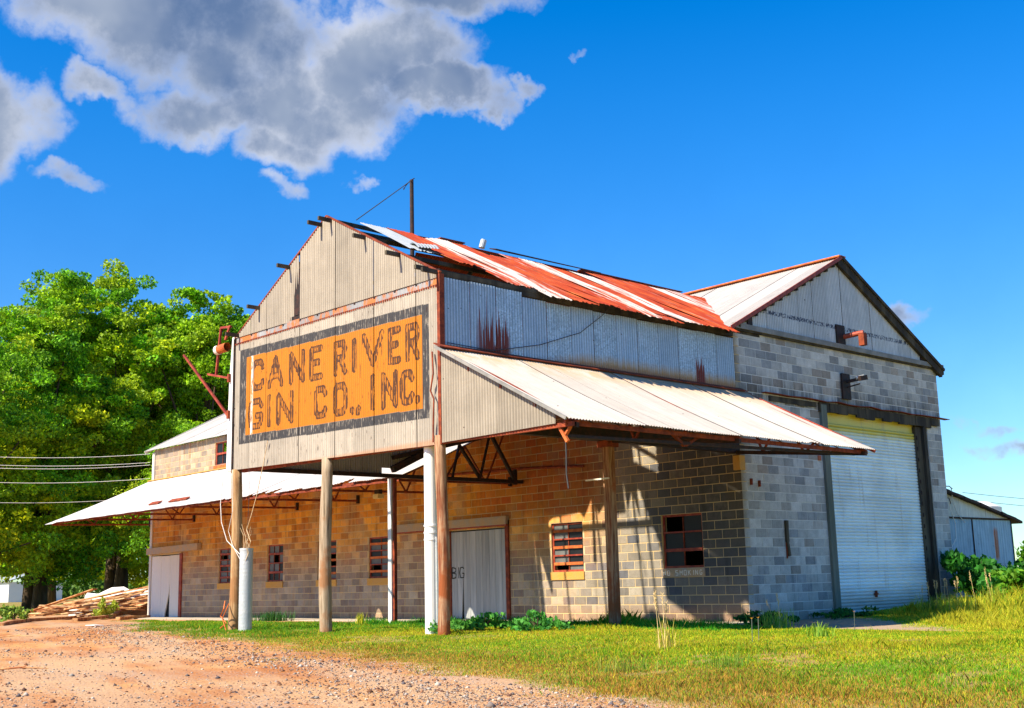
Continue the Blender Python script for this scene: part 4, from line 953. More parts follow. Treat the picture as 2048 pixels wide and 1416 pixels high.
# ------------------------------------------------------------------ things fixed to / standing by the canopy
rp = thing('roof_pole', 'tall thin rusty pole rising out of the canopy roof', 'pole', (-5.0, -5.19, 6.4))
b = MB(); b.tube([(0, 0, 0), (0, 0, 3.83)], [.055, .045], 10); b.build('shaft', M['black_iron'], rp)
b = MB(); b.tube([(-.20, -.02, 3.74), (-.12, 0, 3.80), (.0, 0, 3.83), (.1, 0, 3.84)], .012, 6); b.tube([(-.2, -.02, 3.74), (-.28, -.02, 3.66), (-.3, 0, 3.72)], .009, 6); b.build('hook', M['black_iron'], rp)
b = MB(); b.tube([(-5.0, -5.19, 10.22), (-4.3, -6.3, 9.45), (-3.58, -7.74, 8.42)], .011, 5)
tag(b.build('guy_wire', M['wire']), 'thin wire from the roof pole down to the sign ridge', 'wire')
sw = [(0.05, -8.35, 5.16), (.06, -7.3, 5.13), (.07, -6.1, 5.38), (.07, -5.0, 5.75), (.06, -4.35, 6.18), (.05, -4.1, 6.38)]
b = MB(); b.tube(sw, .008, 5); tag(b.build('slack_wire', M['wire']), 'thin dark wire sagging across the blue-grey side wall', 'wire')
lb = thing('rusty_lamp_bracket', 'rusty red steel arm bracket at the left corner of the sign', 'bracket', (-7.25, FY, 0))
L0 = [((-.05, -.05, 4.74), (-1.56, -.35, 6.28)), ((.0, -.05, 5.55), (-.78, -.15, 5.74)), ((-.50, -.1, 5.67), (-.32, -.1, 6.73)), ((-.32, -.1, 6.73), (.05, -.05, 6.70)), ((-.12, -.1, 6.42), (.05, -.08, 6.72))]
for p, q in L0: MB().bar(p, q, .045, .045).build('arm', M['red_paint'], lb)
for z_ in (4.74, 5.55): MB().box(-.02, .04, -.09, .0, z_ - .09, z_ + .09).build('plate', M['rust_iron'], lb)
ld = thing('rusty_can_lamp', 'white and rust can-shaped lamp beside the upper left edge of the sign', 'lamp', (-7.25, FY - .1, 6.25))
b = MB(); b.tube([(-.02, 0, 0), (-.42, -.03, -.02)], [.10, .10], 16, cap=False); b.build('can', M['orange_rust'], ld)
b = MB(); b.tube([(-.33, -.02, -.02), (-.43, -.03, -.02)], [.103, .106], 16); b.build('rim', M['white_paint'], ld)
cv = thing('galvanised_culvert_pipe', 'fat galvanised pipe standing on end beside the left wooden pole', 'pipe', (-6.26, FY - .12, .14))
b = MB(); rr = []; pts = []
for i in range(60): pts.append((0, 0, 1.66 * i / 59)); rr.append(.137 + .0012 * math.sin(i * 2.1))
b.tube(pts, rr, 28, cap=False); b.build('pipe_wall', M['galvanised'], cv, smooth=True)
b = MB(); b.tube([(0, 0, 1.63), (0, 0, 1.68)], .143, 28, cap=False); b.build('rim', M['galvanised'], cv)
MB().tube([(0, 0, .2), (0, 0, 1.45)], .125, 20).build('filling', M['inside'], cv)
st = thing('dry_branches', 'dry bare twigs sticking up out of the galvanised pipe', 'branches', (-6.26, FY - .12, 1.6))
for i in range(6):
    x_, y_ = random.uniform(-.07, .07), random.uniform(-.06, .06); b = MB(); p = [(x_, y_, -.2)]; dxr = random.uniform(-.35, .45)
    for j in range(1, 6): p.append((x_ + dxr * j / 5 + random.uniform(-.05, .05), y_ + random.uniform(-.05, .05), -.2 + j * random.uniform(.13, .19)))
    b.tube(p, [.008, .008, .007, .006, .005, .003], 5); b.build('twig', M['wire_tan'], st)
wires = [('loose pale wire hanging down the left wooden pole into the pipe', 'wire_white', [(-6.9, FY - .12, 3.5), (-6.8, FY - .16, 3.1), (-6.72, FY - .2, 2.6), (-6.88, FY - .2, 2.2), (-6.7, FY - .2, 1.9), (-6.34, FY - .16, 1.5)], .006),
         ('pale cable crossing the left wooden pole low down to the pipe rim', 'wire_white', [(-7.30, FY - .12, 3.4), (-7.28, FY - .18, 2.8), (-7.15, FY - .22, 2.4), (-6.9, FY - .22, 2.0), (-6.36, FY - .16, 1.65)], .008),
         ('twisted tan vine hanging from the sign edge into the pipe', 'wire_tan', [(-5.6, FY - .05, 4.0), (-5.72, FY - .08, 3.5), (-5.95, FY - .08, 2.9), (-6.12, FY - .1, 2.5), (-6.3, FY - .1, 2.2), (-6.1, FY - .12, 1.95), (-6.22, FY - .12, 1.7)], .009),
         ('thin dark wire hanging straight from the sign near the left pole', 'wire', [(-6.35, FY - .04, 3.5), (-6.33, FY - .04, 2.9), (-6.35, FY - .05, 2.3), (-6.3, FY - .1, 1.75)], .005)]
for lab, mt, p, r_ in wires:
    b = MB(); b.tube(p, r_, 6); tag(b.build('hanging_wire', M[mt]), lab, 'wire')
b = MB(); b.tube([(-.12, FY - .06, 5.0), (-.06, FY - .09, 4.6), (-.14, FY - .09, 4.3), (-.05, FY - .09, 4.15), (-.10, FY - .07, 3.7), (-.12, FY - .06, 3.4)], .016, 6)
tag(b.build('coiled_cable', M['rust_iron']), 'red-brown cable looped on the right corner of the sign', 'cable')
b = MB(); b.tube([(-7.0, FY - .18, .75), (-6.9, FY - .26, .6), (-7.05, FY - .25, .45), (-6.85, FY - .22, .3), (-7.0, FY - .28, .2)], .014, 5); b.tube([(-6.8, FY - .2, .7), (-6.95, FY - .26, .4), (-6.82, FY - .24, .15)], .012, 5)
tag(b.build('tangled_root', M['orange_rust']), 'reddish vine tangled round the foot of the left wooden pole', 'vine')
b = MB(); b.tube([(1.2, -8.3, .16), (1.9, -7.6, .16)], .02, 6); b = MB()

# ------------------------------------------------------------------ side shed on the right
SH = thing('metal_shed', 'low blue-grey metal lean-to shed behind the right end of the block building', 'shed', (-.6, 9.3, 0))
sx0 = -.0
def loc(p): return (p[0], p[1] - 9.3, p[2])
y_a, y_b = 9.36, 14.0
rooff = lambda y: 3.36 - (y - 9.2) * .175
for i in range(7):
    a, b_ = y_a + (y_b - y_a) * i / 7 - 9.3, y_a + (y_b - y_a) * (i + 1) / 7 - 9.3
    corr('lower_sheet', (sx0, 0, 0), (0, 1, 0), (0, 0, 1), (1, 0, 0), a, b_ - .008, -.1, 2.46, M['shed_metal'], SH, off=.002 * (i % 2), amp=.004, pitch=.15)
for i in range(3):
    a, b_ = y_a + (y_b - y_a) * i / 3 - 9.3, y_a + (y_b - y_a) * (i + 1) / 3 - 9.3
    corr('upper_sheet', (sx0, 0, 0), (0, 1, 0), (0, 0, 1), (1, 0, 0), a, b_ - .01, 2.50, lambda q: max(rooff(q + 9.3), 2.51), M['shed_pale'], SH, amp=.003, pitch=.15)
MB().box(sx0 - .02, sx0 + .03, .05, y_b - 9.3, 2.455, 2.505).build('rail', M['black_iron'], SH)
for yy in (9.37, 11.55, 13.98): MB().box(sx0 - .02, sx0 + .022, yy - 9.32, yy - 9.28, -.1, 2.46).build('stud', M['black_iron'], SH)
b = MB()
for i in range(12):
    ya_, yb_ = 9.2 + i * .44, 9.2 + (i + 1) * .44 + .03; b.poly([(sx0 + .15 + random.uniform(-.03, .05), ya_ - 9.3, rooff(ya_) + .03), (sx0 + .15 + random.uniform(-.03, .05), yb_ - 9.3, rooff(yb_) + .03 + random.uniform(-.02, .02)), (sx0 - 4, yb_ - 9.3, rooff(yb_) + .03), (sx0 - 4, ya_ - 9.3, rooff(ya_) + .03)], (0, 0, -.07))
b.build('roof', M['black_iron'], SH)
MB().box(sx0 - 4, sx0 - 3.9, .1, y_b - 9.3, -.1, 2.4).build('back_wall', M['shed_metal'], SH)
MB().box(sx0 - 3.9, sx0 - .02, y_b - 9.36, y_b - 9.3, -.1, 2.4).build('end_wall', M['shed_metal'], SH)
b = MB(); b.tube([(.1, .3, 3.32), (.12, .9, 3.34), (.1, 1.1, 3.28)], .014, 5); b.tube([(.1, .35, 3.05), (.14, .8, 3.0), (.12, .9, 2.85)], .012, 5); b.build('wall_hook', M['black_iron'], SH)
for i, p in enumerate(([(.12, 1.0, 3.3), (.06, 1.15, 2.9), (.05, 1.35, 2.6), (.05, 1.75, 2.35)], [(.1, .85, 3.0), (.06, .95, 2.7), (.05, 1.2, 2.3), (.05, 1.15, 1.9), (.05, .85, 1.65)])):
    b = MB(); b.tube(p, .013, 5); o = b.build('dangling_string', M['wire_white']); o.location = (-.6, 9.3, 0)
    tag(o, ('straight' if i == 0 else 'curling') + ' white string dangling down the front of the blue-grey shed', 'string')
wt = thing('white_tank', 'white storage tank at the right edge behind the blue-grey shed', 'tank', (-6, 21.2, 0))
b = MB(); b.tube([(0, 0, -.2), (0, 0, 3.3), (0, 0, 3.5)], [1.6, 1.6, 1.2], 28); b.build('shell', M['white_paint'], wt, smooth=False)
MB().tube([(0, 0, 3.5), (0, 0, 3.65)], .4, 12).build('hatch', M['galvanised'], wt)

# ------------------------------------------------------------------ foliage helpers
def quads(Cn, size, tone, flat=.0, rng=RNG, asp=.6):
    n = len(Cn); d1 = rng.normal(size=(n, 3)); d1 /= np.linalg.norm(d1, axis=1)[:, None]; d2 = np.cross(d1, rng.normal(size=(n, 3))); d2 /= np.linalg.norm(d2, axis=1)[:, None]
    s = size[:, None]; P = np.stack([Cn - d1 * s, Cn - d2 * s * asp, Cn + d1 * s, Cn + d2 * s * asp], 1).reshape(-1, 3)
    F = np.arange(4 * n).reshape(n, 4); return P, F, np.repeat(tone, 4, axis=0)
def leaf_tones(n, a, b, rng=RNG, k=1.0):
    r = rng.random((n, 1)) ** k; c = np.array(a)[None] * (1 - r) + np.array(b)[None] * r; c = c * rng.uniform(.75, 1.25, (n, 1)); return np.concatenate([c, np.ones((n, 1))], 1)
def make_tree(h, rad, seed, nclump=210, leaves=560, low=.11):
    r = np.random.default_rng(seed); cs = []
    lobes = [(0, 0, 1.0, .52)]
    for i in range(6):
        a = i * 1.05 + r.uniform(-.3, .3); q = rad * r.uniform(.38, .62); lobes.append((q * math.cos(a), q * math.sin(a), r.uniform(.70, .95), r.uniform(.40, .55)))
    for i in range(nclump):
        ox, oy, tp, rr = lobes[i % len(lobes)]; zf = r.uniform(0, 1) ** .68; prof = (math.sin(math.pi * min(1.0, .18 + .72 * zf))) ** .6
        th = r.uniform(0, 2 * math.pi); q = math.sqrt(r.uniform(.1, 1)) * rad * rr * prof
        z = h * (low + (tp - low) * zf) - .55
        cs.append((ox + q * math.cos(th), oy + q * math.sin(th), z, zf))
    P, T, S_ = [], [], []
    for c in cs:
        R_ = r.uniform(.7, 1.3) * rad / 5.6 * (1.15 - .18 * c[3]); n = int(leaves * (R_ / 1.0) ** 1.6) + 60
        yel = min(1.2, r.uniform(0, 1) ** 1.1 * (1.55 - 1.05 * c[3])); k = 5
        for j in range(k):      # sprays inside the clump
            cc = np.array(c[:3]) + r.normal(size=3) * R_ * np.array([.62, .62, .42]); m_ = n // k
            d = r.normal(size=(m_, 3)); d /= np.linalg.norm(d, axis=1)[:, None]
            pts = cc + d * (R_ * .55 * r.uniform(.3, 1.0, m_) ** .6)[:, None] * np.array([1.1, 1.1, .7]); P.append(pts)
            b_ = r.uniform(.8, 1.2); T.append(leaf_tones(m_, ((.02 + .26 * yel) * b_, (.13 + .28 * yel) * b_, .010), ((.26 + .60 * yel) * b_, (.66 + .20 * yel) * b_, .012), r, 1.0))
    P = np.concatenate(P); T = np.concatenate(T); return [c[:3] for c in cs], quads(P, r.uniform(.07, .15, len(P)) * h / 21, T, rng=r)
def tree_at(px, dist, top_y, rad, seed, label, double=False, low=.11, lean=0.0, **kw):
    d = cf + cr * ((px - 1024) / 2381.95) - cu * ((1192 - 708) / 2381.95); d.z = 0; d.normalize()
    x, y = CAM.x + d.x * dist, CAM.y + d.y * dist; z = float(hill(x, y))
    # height so the top lands on row top_y
    dd = cf + cr * ((px - 1024) / 2381.95) - cu * ((top_y - 708) / 2381.95); h = CAM.z + dd.z / math.hypot(dd.x, dd.y) * dist - z
    T = thing('pecan_tree', label, 'tree', (x, y, z), 'shade trees left of the building')
    cs, (P, F, tn) = make_tree(h, rad, seed, low=low, **kw)
    np_obj('crown', P, F, M['leaf'], T, attrs={'tone': ('POINT', tn)})
    r = random.Random(seed)
    bases = [(0, 0)] if not double else [(-.45, 0), (.5, .2)]
    tb = MB()
    for bx, by in bases:
        tb.tube([(bx, by, -.3), (bx * 1.2, by, h * .1), (bx * 1.6 + lean, by, h * .3), (bx * 2 + lean, by, h * .6)], [.48 * h / 20, .33 * h / 20, .26 * h / 20, .12], 12)
    tb.build('trunk', M['bark'], T, smooth=True)
    lm = MB()
    for c in sorted(cs, key=lambda c: r.random())[:26]:
        zb = min(c[2] * .75, h * r.uniform(.10, .45)); mid = (c[0] * .45, c[1] * .45, (zb + c[2]) / 2 - .3)
        lm.tube([(0, 0, zb), mid, c], [.17 * h / 20, .10 * h / 20, .035], 6)
    lm.build('limbs', M['bark'], T, smooth=True)
    return T
tree_at(66, 76, 540, 6.0, 11, 'broad tree at the far left with two thick dark trunks', double=True, lean=.4)
tree_at(-110, 70, 600, 6.0, 12, 'tree cut by the left edge of the picture', nclump=150)
tree_at(228, 84, 528, 6.4, 13, 'tallest tree, behind the timber pile, with a divided trunk', double=True)
tree_at(395, 80, 545, 5.6, 14, 'tree rising behind the left end of the block building')
tree_at(478, 92, 596, 4.8, 15, 'tree showing just left of the yellow sign', nclump=150)
tree_at(100, 104, 660, 6.5, 16, 'thin-trunked smaller tree behind between two larger ones', nclump=150)
tree_at(320, 98, 640, 6.8, 17, 'dense tree in the back row behind the white awning', nclump=170)
tree_at(395, 60, 850, 3.8, 18, 'low yellow-green tree against the upper left block wall', nclump=110)

def px_ground(px, py, z0=.1):
    d = cf + cr * ((px - 1024) / 2381.95) - cu * ((py - 708) / 2381.95); z = z0
    for _ in range(6):
        tq = (z - CAM.z) / d.z; p = CAM + d * tq; z = float(hill(p.x, p.y))
    return p.x, p.y, z
def bush(name, label, x, y, rad, h, n, seed, ta=(.02, .12, .01), tb=(.10, .28, .02), size=(.05, .11), cat='bush', group=None):
    r = np.random.default_rng(seed); z = float(hill(x, y)); T = thing(name, label, cat, (x, y, z), group)
    k = max(8, int(rad * 34)); P = []
    for i in range(k):
        c = np.array([r.normal() * rad * .55, r.normal() * rad * .55, h * r.uniform(.12, 1.0) * r.uniform(.6, 1)]); m_ = n // k; d = r.normal(size=(m_, 3)); d /= np.linalg.norm(d, axis=1)[:, None]
        P.append(c + d * (rad * .30 * r.uniform(.2, 1.25, m_))[:, None] * np.array([1, 1, min(1.0, h / rad * .6)]))
    P = np.concatenate(P); P = P[P[:, 2] > .0]; V, F, tn = quads(P, r.uniform(*size, len(P)), leaf_tones(len(P), ta, tb, r), rng=r)
    np_obj('foliage', V, F, M['leaf'], T, attrs={'tone': ('POINT', tn)})
    b = MB()
    for i in range(7): a = r.uniform(0, 6.28); q = r.uniform(.2, .7) * rad; b.tube([(0, 0, -.05), (q * math.cos(a) * .5, q * math.sin(a) * .5, h * .4), (q * math.cos(a), q * math.sin(a), h * .75)], [.02, .014, .006], 5)
    b.build('stems', M['bark'], T); return T
def tuft(name, label, x, y, n, h, spread, seed, ca=(.10, .26, .02), cb=(.30, .42, .04), w=.008, cat='grass clump', heads=0, group=None, droop=.5):
    r = np.random.default_rng(seed); z = float(hill(x, y)); T = thing(name, label, cat, (x, y, z), group)
    b0 = np.stack([r.normal(0, spread * .3, n), r.normal(0, spread * .3, n), np.full(n, -.02)], 1); a = r.uniform(0, 6.28, n); L = h * r.uniform(.5, 1.0, n); dr = r.uniform(.1, droop, n) * L
    dirx = np.stack([np.cos(a), np.sin(a), 0 * a], 1); per = np.stack([-np.sin(a), np.cos(a), 0 * a], 1)
    V = []; 
    for q, wf in ((0, 1.0), (.5, .8), (.85, .45), (1.0, .05)):
        c = b0 + dirx * (dr * q ** 2)[:, None] + np.array([0, 0, 1]) * (L * (q - .18 * q ** 3))[:, None]; V += [c - per * w * wf, c + per * w * wf]
    V = np.stack(V, 1); F = []
    base = np.arange(n)[:, None] * 8
    for j in range(3): F.append(base + np.array([2 * j, 2 * j + 1, 2 * j + 3, 2 * j + 2])[None])
    F = np.concatenate(F); tn = np.repeat(leaf_tones(n, ca, cb, r), 8, axis=0)
    np_obj('blades', V.reshape(-1, 3), F, M['blade'], T, attrs={'tone': ('POINT', tn)})
    for i in range(heads):
        b = MB(); hx, hy = r.normal(0, spread * .2, 2); tx, ty = hx + r.uniform(-.12, .12), hy + r.uniform(-.12, .12); H_ = h * r.uniform(1.0, 1.35)
        b.tube([(hx, hy, 0), ((hx + tx) / 2, (hy + ty) / 2, H_ * .5), (tx, ty, H_)], [.004, .0035, .002], 5)
        for j in range(14):
            zz = H_ * (.78 + .016 * j); aa = r.uniform(0, 6.28); b.bar((tx, ty, zz), (tx + .022 * math.cos(aa), ty + .022 * math.sin(aa), zz + .03), .005, .005)
        b.build('seed_stalk', M['seed'], T)
    return T
# shrubs and weeds by the right end
bush('shrub', 'dark green leafy shrub before the blue-grey shed', .9, 8.6, .85, 1.25, 5200, 31, (.012, .10, .012), (.04, .22, .02), (.05, .12))
bush('shrub', 'bright green shrub at the right edge of the picture', 2.4, 10.2, .8, 1.35, 4200, 32, (.05, .20, .01), (.16, .36, .02))
bush('shrub', 'low yellow-green shrub under the tall seed stalk', 2.3, 8.3, .7, .7, 3200, 33, (.05, .22, .01), (.18, .38, .02))
bush('shrub', 'small dark shrub at the foot of the shed wall', 1.3, 11.6, .8, 1.0, 3000, 34, (.012, .09, .012), (.05, .22, .02))
tuft('tall_grass', 'tall yellow grass clump with seed heads at the right pier of the building', *px_ground(1915, 1222)[:2], 240, .7, 1.0, 41, (.38, .46, .03), (.75, .68, .05), .006, heads=5)
tuft('tall_grass', 'tall reed with one pale seed plume before the dark shrub', *px_ground(1990, 1228)[:2], 120, .7, .4, 42, (.25, .36, .03), (.55, .55, .05), .009, heads=3)
tuft('tall_grass', 'thin stalked grass clump just right of the roller door', *px_ground(1872, 1222)[:2], 150, .6, .5, 43, (.12, .22, .03), (.35, .40, .05), .007, heads=4)
tuft('tall_grass', 'dry golden seed stalks standing before the square timber post', *px_ground(1330, 1298)[:2], 22, .55, .35, 44, (.40, .36, .05), (.70, .55, .12), .007, heads=5)
tuft('grass_clump', 'dark green grass clump at the wall behind the galvanised pipe', *px_ground(545, 1242)[:2], 300, .42, .9, 45, (.015, .09, .02), (.06, .20, .04), .010)
tuft('grass_clump', 'bright grass clump with long blades at the building corner', *px_ground(1552, 1255)[:2], 130, .48, .5, 46, (.12, .34, .03), (.45, .60, .08), .008, heads=3)
tuft('grass_clump', 'upright grass clump by the edge of the concrete drive', *px_ground(1640, 1275)[:2], 70, .30, .3, 47, (.12, .30, .02), (.35, .48, .04), .007)
tuft('grass_clump', 'ragged green clump in the middle of the lawn', *px_ground(1240, 1345)[:2], 80, .26, .5, 48, (.12, .22, .03), (.34, .38, .05), .004)
tuft('grass_clump', 'spiky green clump in the lower lawn right of the dry stalks', *px_ground(1460, 1335)[:2], 90, .24, .4, 49, (.10, .22, .02), (.28, .36, .04), .004)
tuft('yellow_weed', 'yellow feathery weed against the block wall between two poles', *px_ground(720, 1252)[:2], 60, .42, .2, 50, (.50, .55, .03), (.70, .66, .05), .009, droop=.2, cat='weed')
bush('broadleaf_weed', 'broad-leaved weeds before the grey plank door', *px_ground(960, 1262)[:2], .55, .32, 900, 51, (.04, .22, .03), (.14, .42, .05), (.03, .06), cat='weed')
bush('broadleaf_weed', 'leafy weed patch right of the grey plank door', *px_ground(1075, 1262)[:2], .5, .30, 700, 52, (.03, .18, .03), (.10, .36, .04), (.03, .06), cat='weed')
bush('broadleaf_weed', 'low weeds round the foot of the white downpipe', *px_ground(880, 1268)[:2], .35, .22, 500, 53, (.05, .22, .03), (.16, .42, .05), (.02, .045), cat='weed')
bush('broadleaf_weed', 'dark weeds at the foot of the grey corner of blocks', *px_ground(1535, 1250)[:2], .5, .30, 900, 54, (.015, .10, .015), (.05, .22, .03), (.03, .06), cat='weed')
bush('broadleaf_weed', 'dark creeping weeds left of the roller door', .55, 2.9, .6, .2, 900, 55, (.015, .10, .015), (.05, .22, .03), (.03, .06), cat='weed')
bush('broadleaf_weed', 'yellow-green sapling growing out of the timber pile', *px_ground(205, 1238)[:2], .42, .75, 600, 56, (.22, .34, .03), (.50, .55, .06), (.04, .08), cat='weed')
bush('broadleaf_weed', 'scrubby weed at the far left edge beside the boards', *px_ground(25, 1245)[:2], .5, .6, 600, 57, (.10, .24, .03), (.34, .44, .05), (.04, .08), cat='weed')
for i, (px, py, lab) in enumerate(((1505, 1285, 'small orange flower nearest the dark shaded grass'), (1518, 1283, 'small orange flower just right of its twin'), (1710, 1262, 'orange flower standing on the concrete drive edge'))):
    x, y, z = px_ground(px, py); f = thing('orange_flower', lab, 'flower', (x, y, z), 'orange wild flowers')
    b = MB(); b.tube([(0, 0, 0), (.01, 0, .3)], .005, 5); b.build('stem', M['blade'] if False else M['green_timber'], f)
    b = MB()
    for j in range(6): a = j * 1.047; b.poly([(.01, 0, .3), (.01 + .018 * math.cos(a - .3), .018 * math.sin(a - .3), .31), (.01 + .024 * math.cos(a), .024 * math.sin(a), .315), (.01 + .018 * math.cos(a + .3), .018 * math.sin(a + .3), .31)])
    b.build('petals', M['petal'], f)

# ------------------------------------------------------------------ timber pile on the left
rr_ = random.Random(5)
lum_lab = ['reddish board', 'orange-brown plank', 'pale split plank', 'dark brown beam', 'weathered tan board']
sides = ['at the near foot of the pile', 'across the top of the pile', 'low on the left of the pile', 'against the building end of the pile', 'in the middle of the pile', 'on the left slope of the pile']
for i in range(64):
    q = i / 63; lv_ = rr_.random()
    cx = -29.6 - 6.5 * rr_.random() * (1 - .35 * lv_); cy = -2.4 + 4.6 * rr_.random() * (1 - .3 * lv_); hpile = max(0, .85 * (1 - abs((cx + 31.0) / 6.0)) * (1 - abs(cy - .2) / 4.0))
    zc = .06 + hpile * lv_; L = rr_.uniform(1.6, 4.2); a = rr_.gauss(.68, .28); w, h = rr_.choice(((.14, .04), (.19, .04), (.10, .05), (.25, .03))); tl = rr_.uniform(-.06, .26)
    d = Vector((math.cos(a), math.sin(a), 0)) * L / 2; b = MB(); b.bar(-d + Vector((0, 0, -tl * L / 2)), d + Vector((0, 0, tl * L / 2)), w, h, seg=3, wob=.012)
    o = b.build('loose_board', M['lumber' if i % 3 else 'lumber_pale']); o.location = (cx, cy, zc + abs(tl) * L / 2 + float(hill(cx, cy)))
    tag(o, 'loose weathered board thrown on the scrap timber pile', 'board', 'loose boards of the timber pile left of the building')
long_ = [((20, 1247), (165, 1236), 'long thin board trailing left from the timber pile'), ((150, 1243), (292, 1226), 'long dark beam along the front of the timber pile'), ((235, 1240), (297, 1236), 'short red beam lying beside the pale plank door'), ((0, 1252), (60, 1244), 'thick brown board end at the left picture edge')]
for (p, q, lab) in long_:
    A_ = px_ground(*p); B_ = px_ground(*q); b = MB(); c = (Vector(A_) + Vector(B_)) / 2; b.bar(Vector(A_) - c + Vector((0, 0, .05)), Vector(B_) - c + Vector((0, 0, .07)), .16, .10, seg=4, wob=.015)
    o = b.build('long_beam', M['lumber']); o.location = c; tag(o, lab, 'beam')
for i, (px, py, s, lab) in enumerate(((215, 1195, 1.0, 'white crumpled sheet standing up on top of the timber pile'), (262, 1196, .9, 'white bent sheet near the wall on the timber pile'), (175, 1212, .8, 'cream sheet lying on the left of the timber pile'), (270, 1212, 1.0, 'tan panel sliding down the timber pile'))):
    d = cf + cr * ((px - 1024) / 2381.95) - cu * ((py - 708) / 2381.95); tq = (0.6 - CAM.y) / d.y; p = CAM + d * tq
    P_ = [];
    for j in range(5):
        for k_ in range(4): P_.append((-1.1 * s + .55 * s * j, .1 * k_ + rr_.uniform(-.08, .08), .25 * s * k_ - .35 + .14 * math.sin(j * 1.7 + k_) - .10 * abs(j - 2)))
    F_ = [(j * 4 + k_, j * 4 + k_ + 1, (j + 1) * 4 + k_ + 1, (j + 1) * 4 + k_) for j in range(4) for k_ in range(3)]
    o = mesh_obj('scrap_sheet', P_, F_, M['sheet_white' if i < 3 else 'lumber_pale']); o.location = p; o.rotation_euler = (0, 0, .7); tag(o, lab, 'metal sheet')
# flat litter on the road
x, y, z = px_ground(188, 1253); o = MB().poly([(-.3, -.1, .02), (.3, -.12, .03), (.35, .1, .02), (-.2, .14, .025)], (0, 0, .02)).build('flattened_carton', M['sheet_white']); o.location = (x, y, z); tag(o, 'small white scrap lying on the dirt before the timber pile', 'litter')
for px, py, lab in ((35, 1343, 'dry branch lying on the dirt at the lower left edge'), (30, 1276, 'thin twig lying on the dirt road near the timber')):
    x, y, z = px_ground(px, py); b = MB(); b.tube([(-.35, -.35, .02), (0, .02, .05), (.25, .3, .03)], [.018, .014, .006], 6); b.tube([(0, .02, .05), (.2, .05, .08)], .007, 5)
    o = b.build('dry_branch', M['lumber']); o.location = (x, y, z); tag(o, lab, 'branch')

# ------------------------------------------------------------------ power lines and far things
def at(px, py, dist):
    d = cf + cr * ((px - 1024) / 2381.95) - cu * ((py - 708) / 2381.95); d /= math.hypot(d.x, d.y); return CAM + d * dist
names = ['highest', 'second highest', 'middle', 'second lowest', 'lowest']
for i, (ya_, yb_) in enumerate(((888, 908), (903, 925), (911, 930), (942, 957), (986, 1001))):
    A_ = at(-500, ya_ - 34, 54); B_ = at(300, yb_, 50.2) if i < 4 else at(215, 1001, 51.5)
    A0 = at(0, ya_, 52.5); pts = []
    for k_ in range(17):
        q = k_ / 16; p = A_.lerp(B_, q); p.z -= .55 * (1 - (2 * q - 1) ** 2) * (1 if i < 4 else .8); pts.append(p)
    b = MB(); b.tube(pts, .008, 5); tag(b.build('power_line', M['wire_white']), names[i] + ' of the pale power lines running to the left of the building', 'power line', 'power lines left of the building')
for i, (ya_, yb_) in enumerate(((985, 997), (998, 1012))):
    b = MB(); b.tube([at(1925, ya_, 60), at(1990, (ya_ + yb_) / 2 + 1, 62), at(2150, yb_ + 10, 66)], .012, 5); tag(b.build('power_line', M['wire']), ('upper' if i == 0 else 'lower') + ' thin dark wire crossing the sky above the shed', 'power line', 'wires right of the building')
hx = at(45, 1180, 150); hz = float(hill(hx.x, hx.y)); H = thing('distant_house', 'small pale house seen far off between the tree trunks', 'house', (hx.x, hx.y, hz))
MB().box(-4, 4, -3, 3, 0, 2.2).build('walls', M['white_paint'], H); b = MB(); b.poly([(-4.3, -3.3, 2.2), (4.3, -3.3, 2.2), (4.3, 0, 3.2), (-4.3, 0, 3.2)], (0, 0, .1)); b.poly([(-4.3, 3.3, 2.2), (4.3, 3.3, 2.2), (4.3, 0, 3.2), (-4.3, 0, 3.2)], (0, 0, .1)); b.build('roof', M['galvanised'], H)
MB().box(-.5, .5, -3.04, -3.0, 0, 2).build('door', M['green_timber'], H)
# far hedge line
r = np.random.default_rng(77); n = 26000; t_ = r.random(n); azm = np.radians(-78 + 40 * t_); dist = 190 + 12 * r.random(n); hh = 1.2 + 1.6 * (.5 + .5 * np.sin(azm * 90)) + 1.0 * (.5 + .5 * np.sin(azm * 31))
Pn = np.stack([CAM.x + np.sin(azm) * dist, CAM.y + np.cos(azm) * dist, .25 + hh * r.random(n) ** .8], 1)
V, F, tn = quads(Pn, r.uniform(.25, .5, n), leaf_tones(n, (.05, .15, .02), (.16, .28, .04), r), rng=r)
tag(np_obj('treeline', V, F, M['leaf'], attrs={'tone': ('POINT', tn)}), 'far green tree line beyond the field', kind='stuff')

# ------------------------------------------------------------------ grass blades
def scatter_grass(N, seed):
    r = np.random.default_rng(seed)
    # sample in camera polar coordinates so the density falls with distance
    azc = r.uniform(-74, -20, N); dist = 9.0 * (42 / 9.0) ** (r.random(N) ** .72)
    a = np.radians(azc); x = CAM.x + np.sin(a) * dist; y = CAM.y + np.cos(a) * dist
    g = grass_d(x, y); nz = fbm(x, y, 1.1, 5); nz2 = fbm(x, y, 3.1, 8)
    keep = (g + .8 * nz + .45 * nz2 > -.1) & (r.random(N) < np.clip(.45 + .5 * (g + nz), .12, 1)) & ~((x < .1) & (x > -28.5) & (y > -1.4)) & (y < 22)
    bare = (fbm(x, y, .8, 21) + .4 * nz2 > .50) & (y < -5.5); keep &= ~(bare & (r.random(N) < .8))
    return x[keep], y[keep], dist[keep], g[keep], nz[keep], r
x, y, dist, g, nz, r = scatter_grass(1000000, 3)
n = len(x); z = hill(x, y)
front = ss(-9.5, -12.5, y + .15 * x - .6); green_patch = ss(-.2, .6, fbm(x, y, .55, 31)); lush = np.exp(-((y + 3.2) / 2.4) ** 2) * (x < 3.5) * (x > -9)
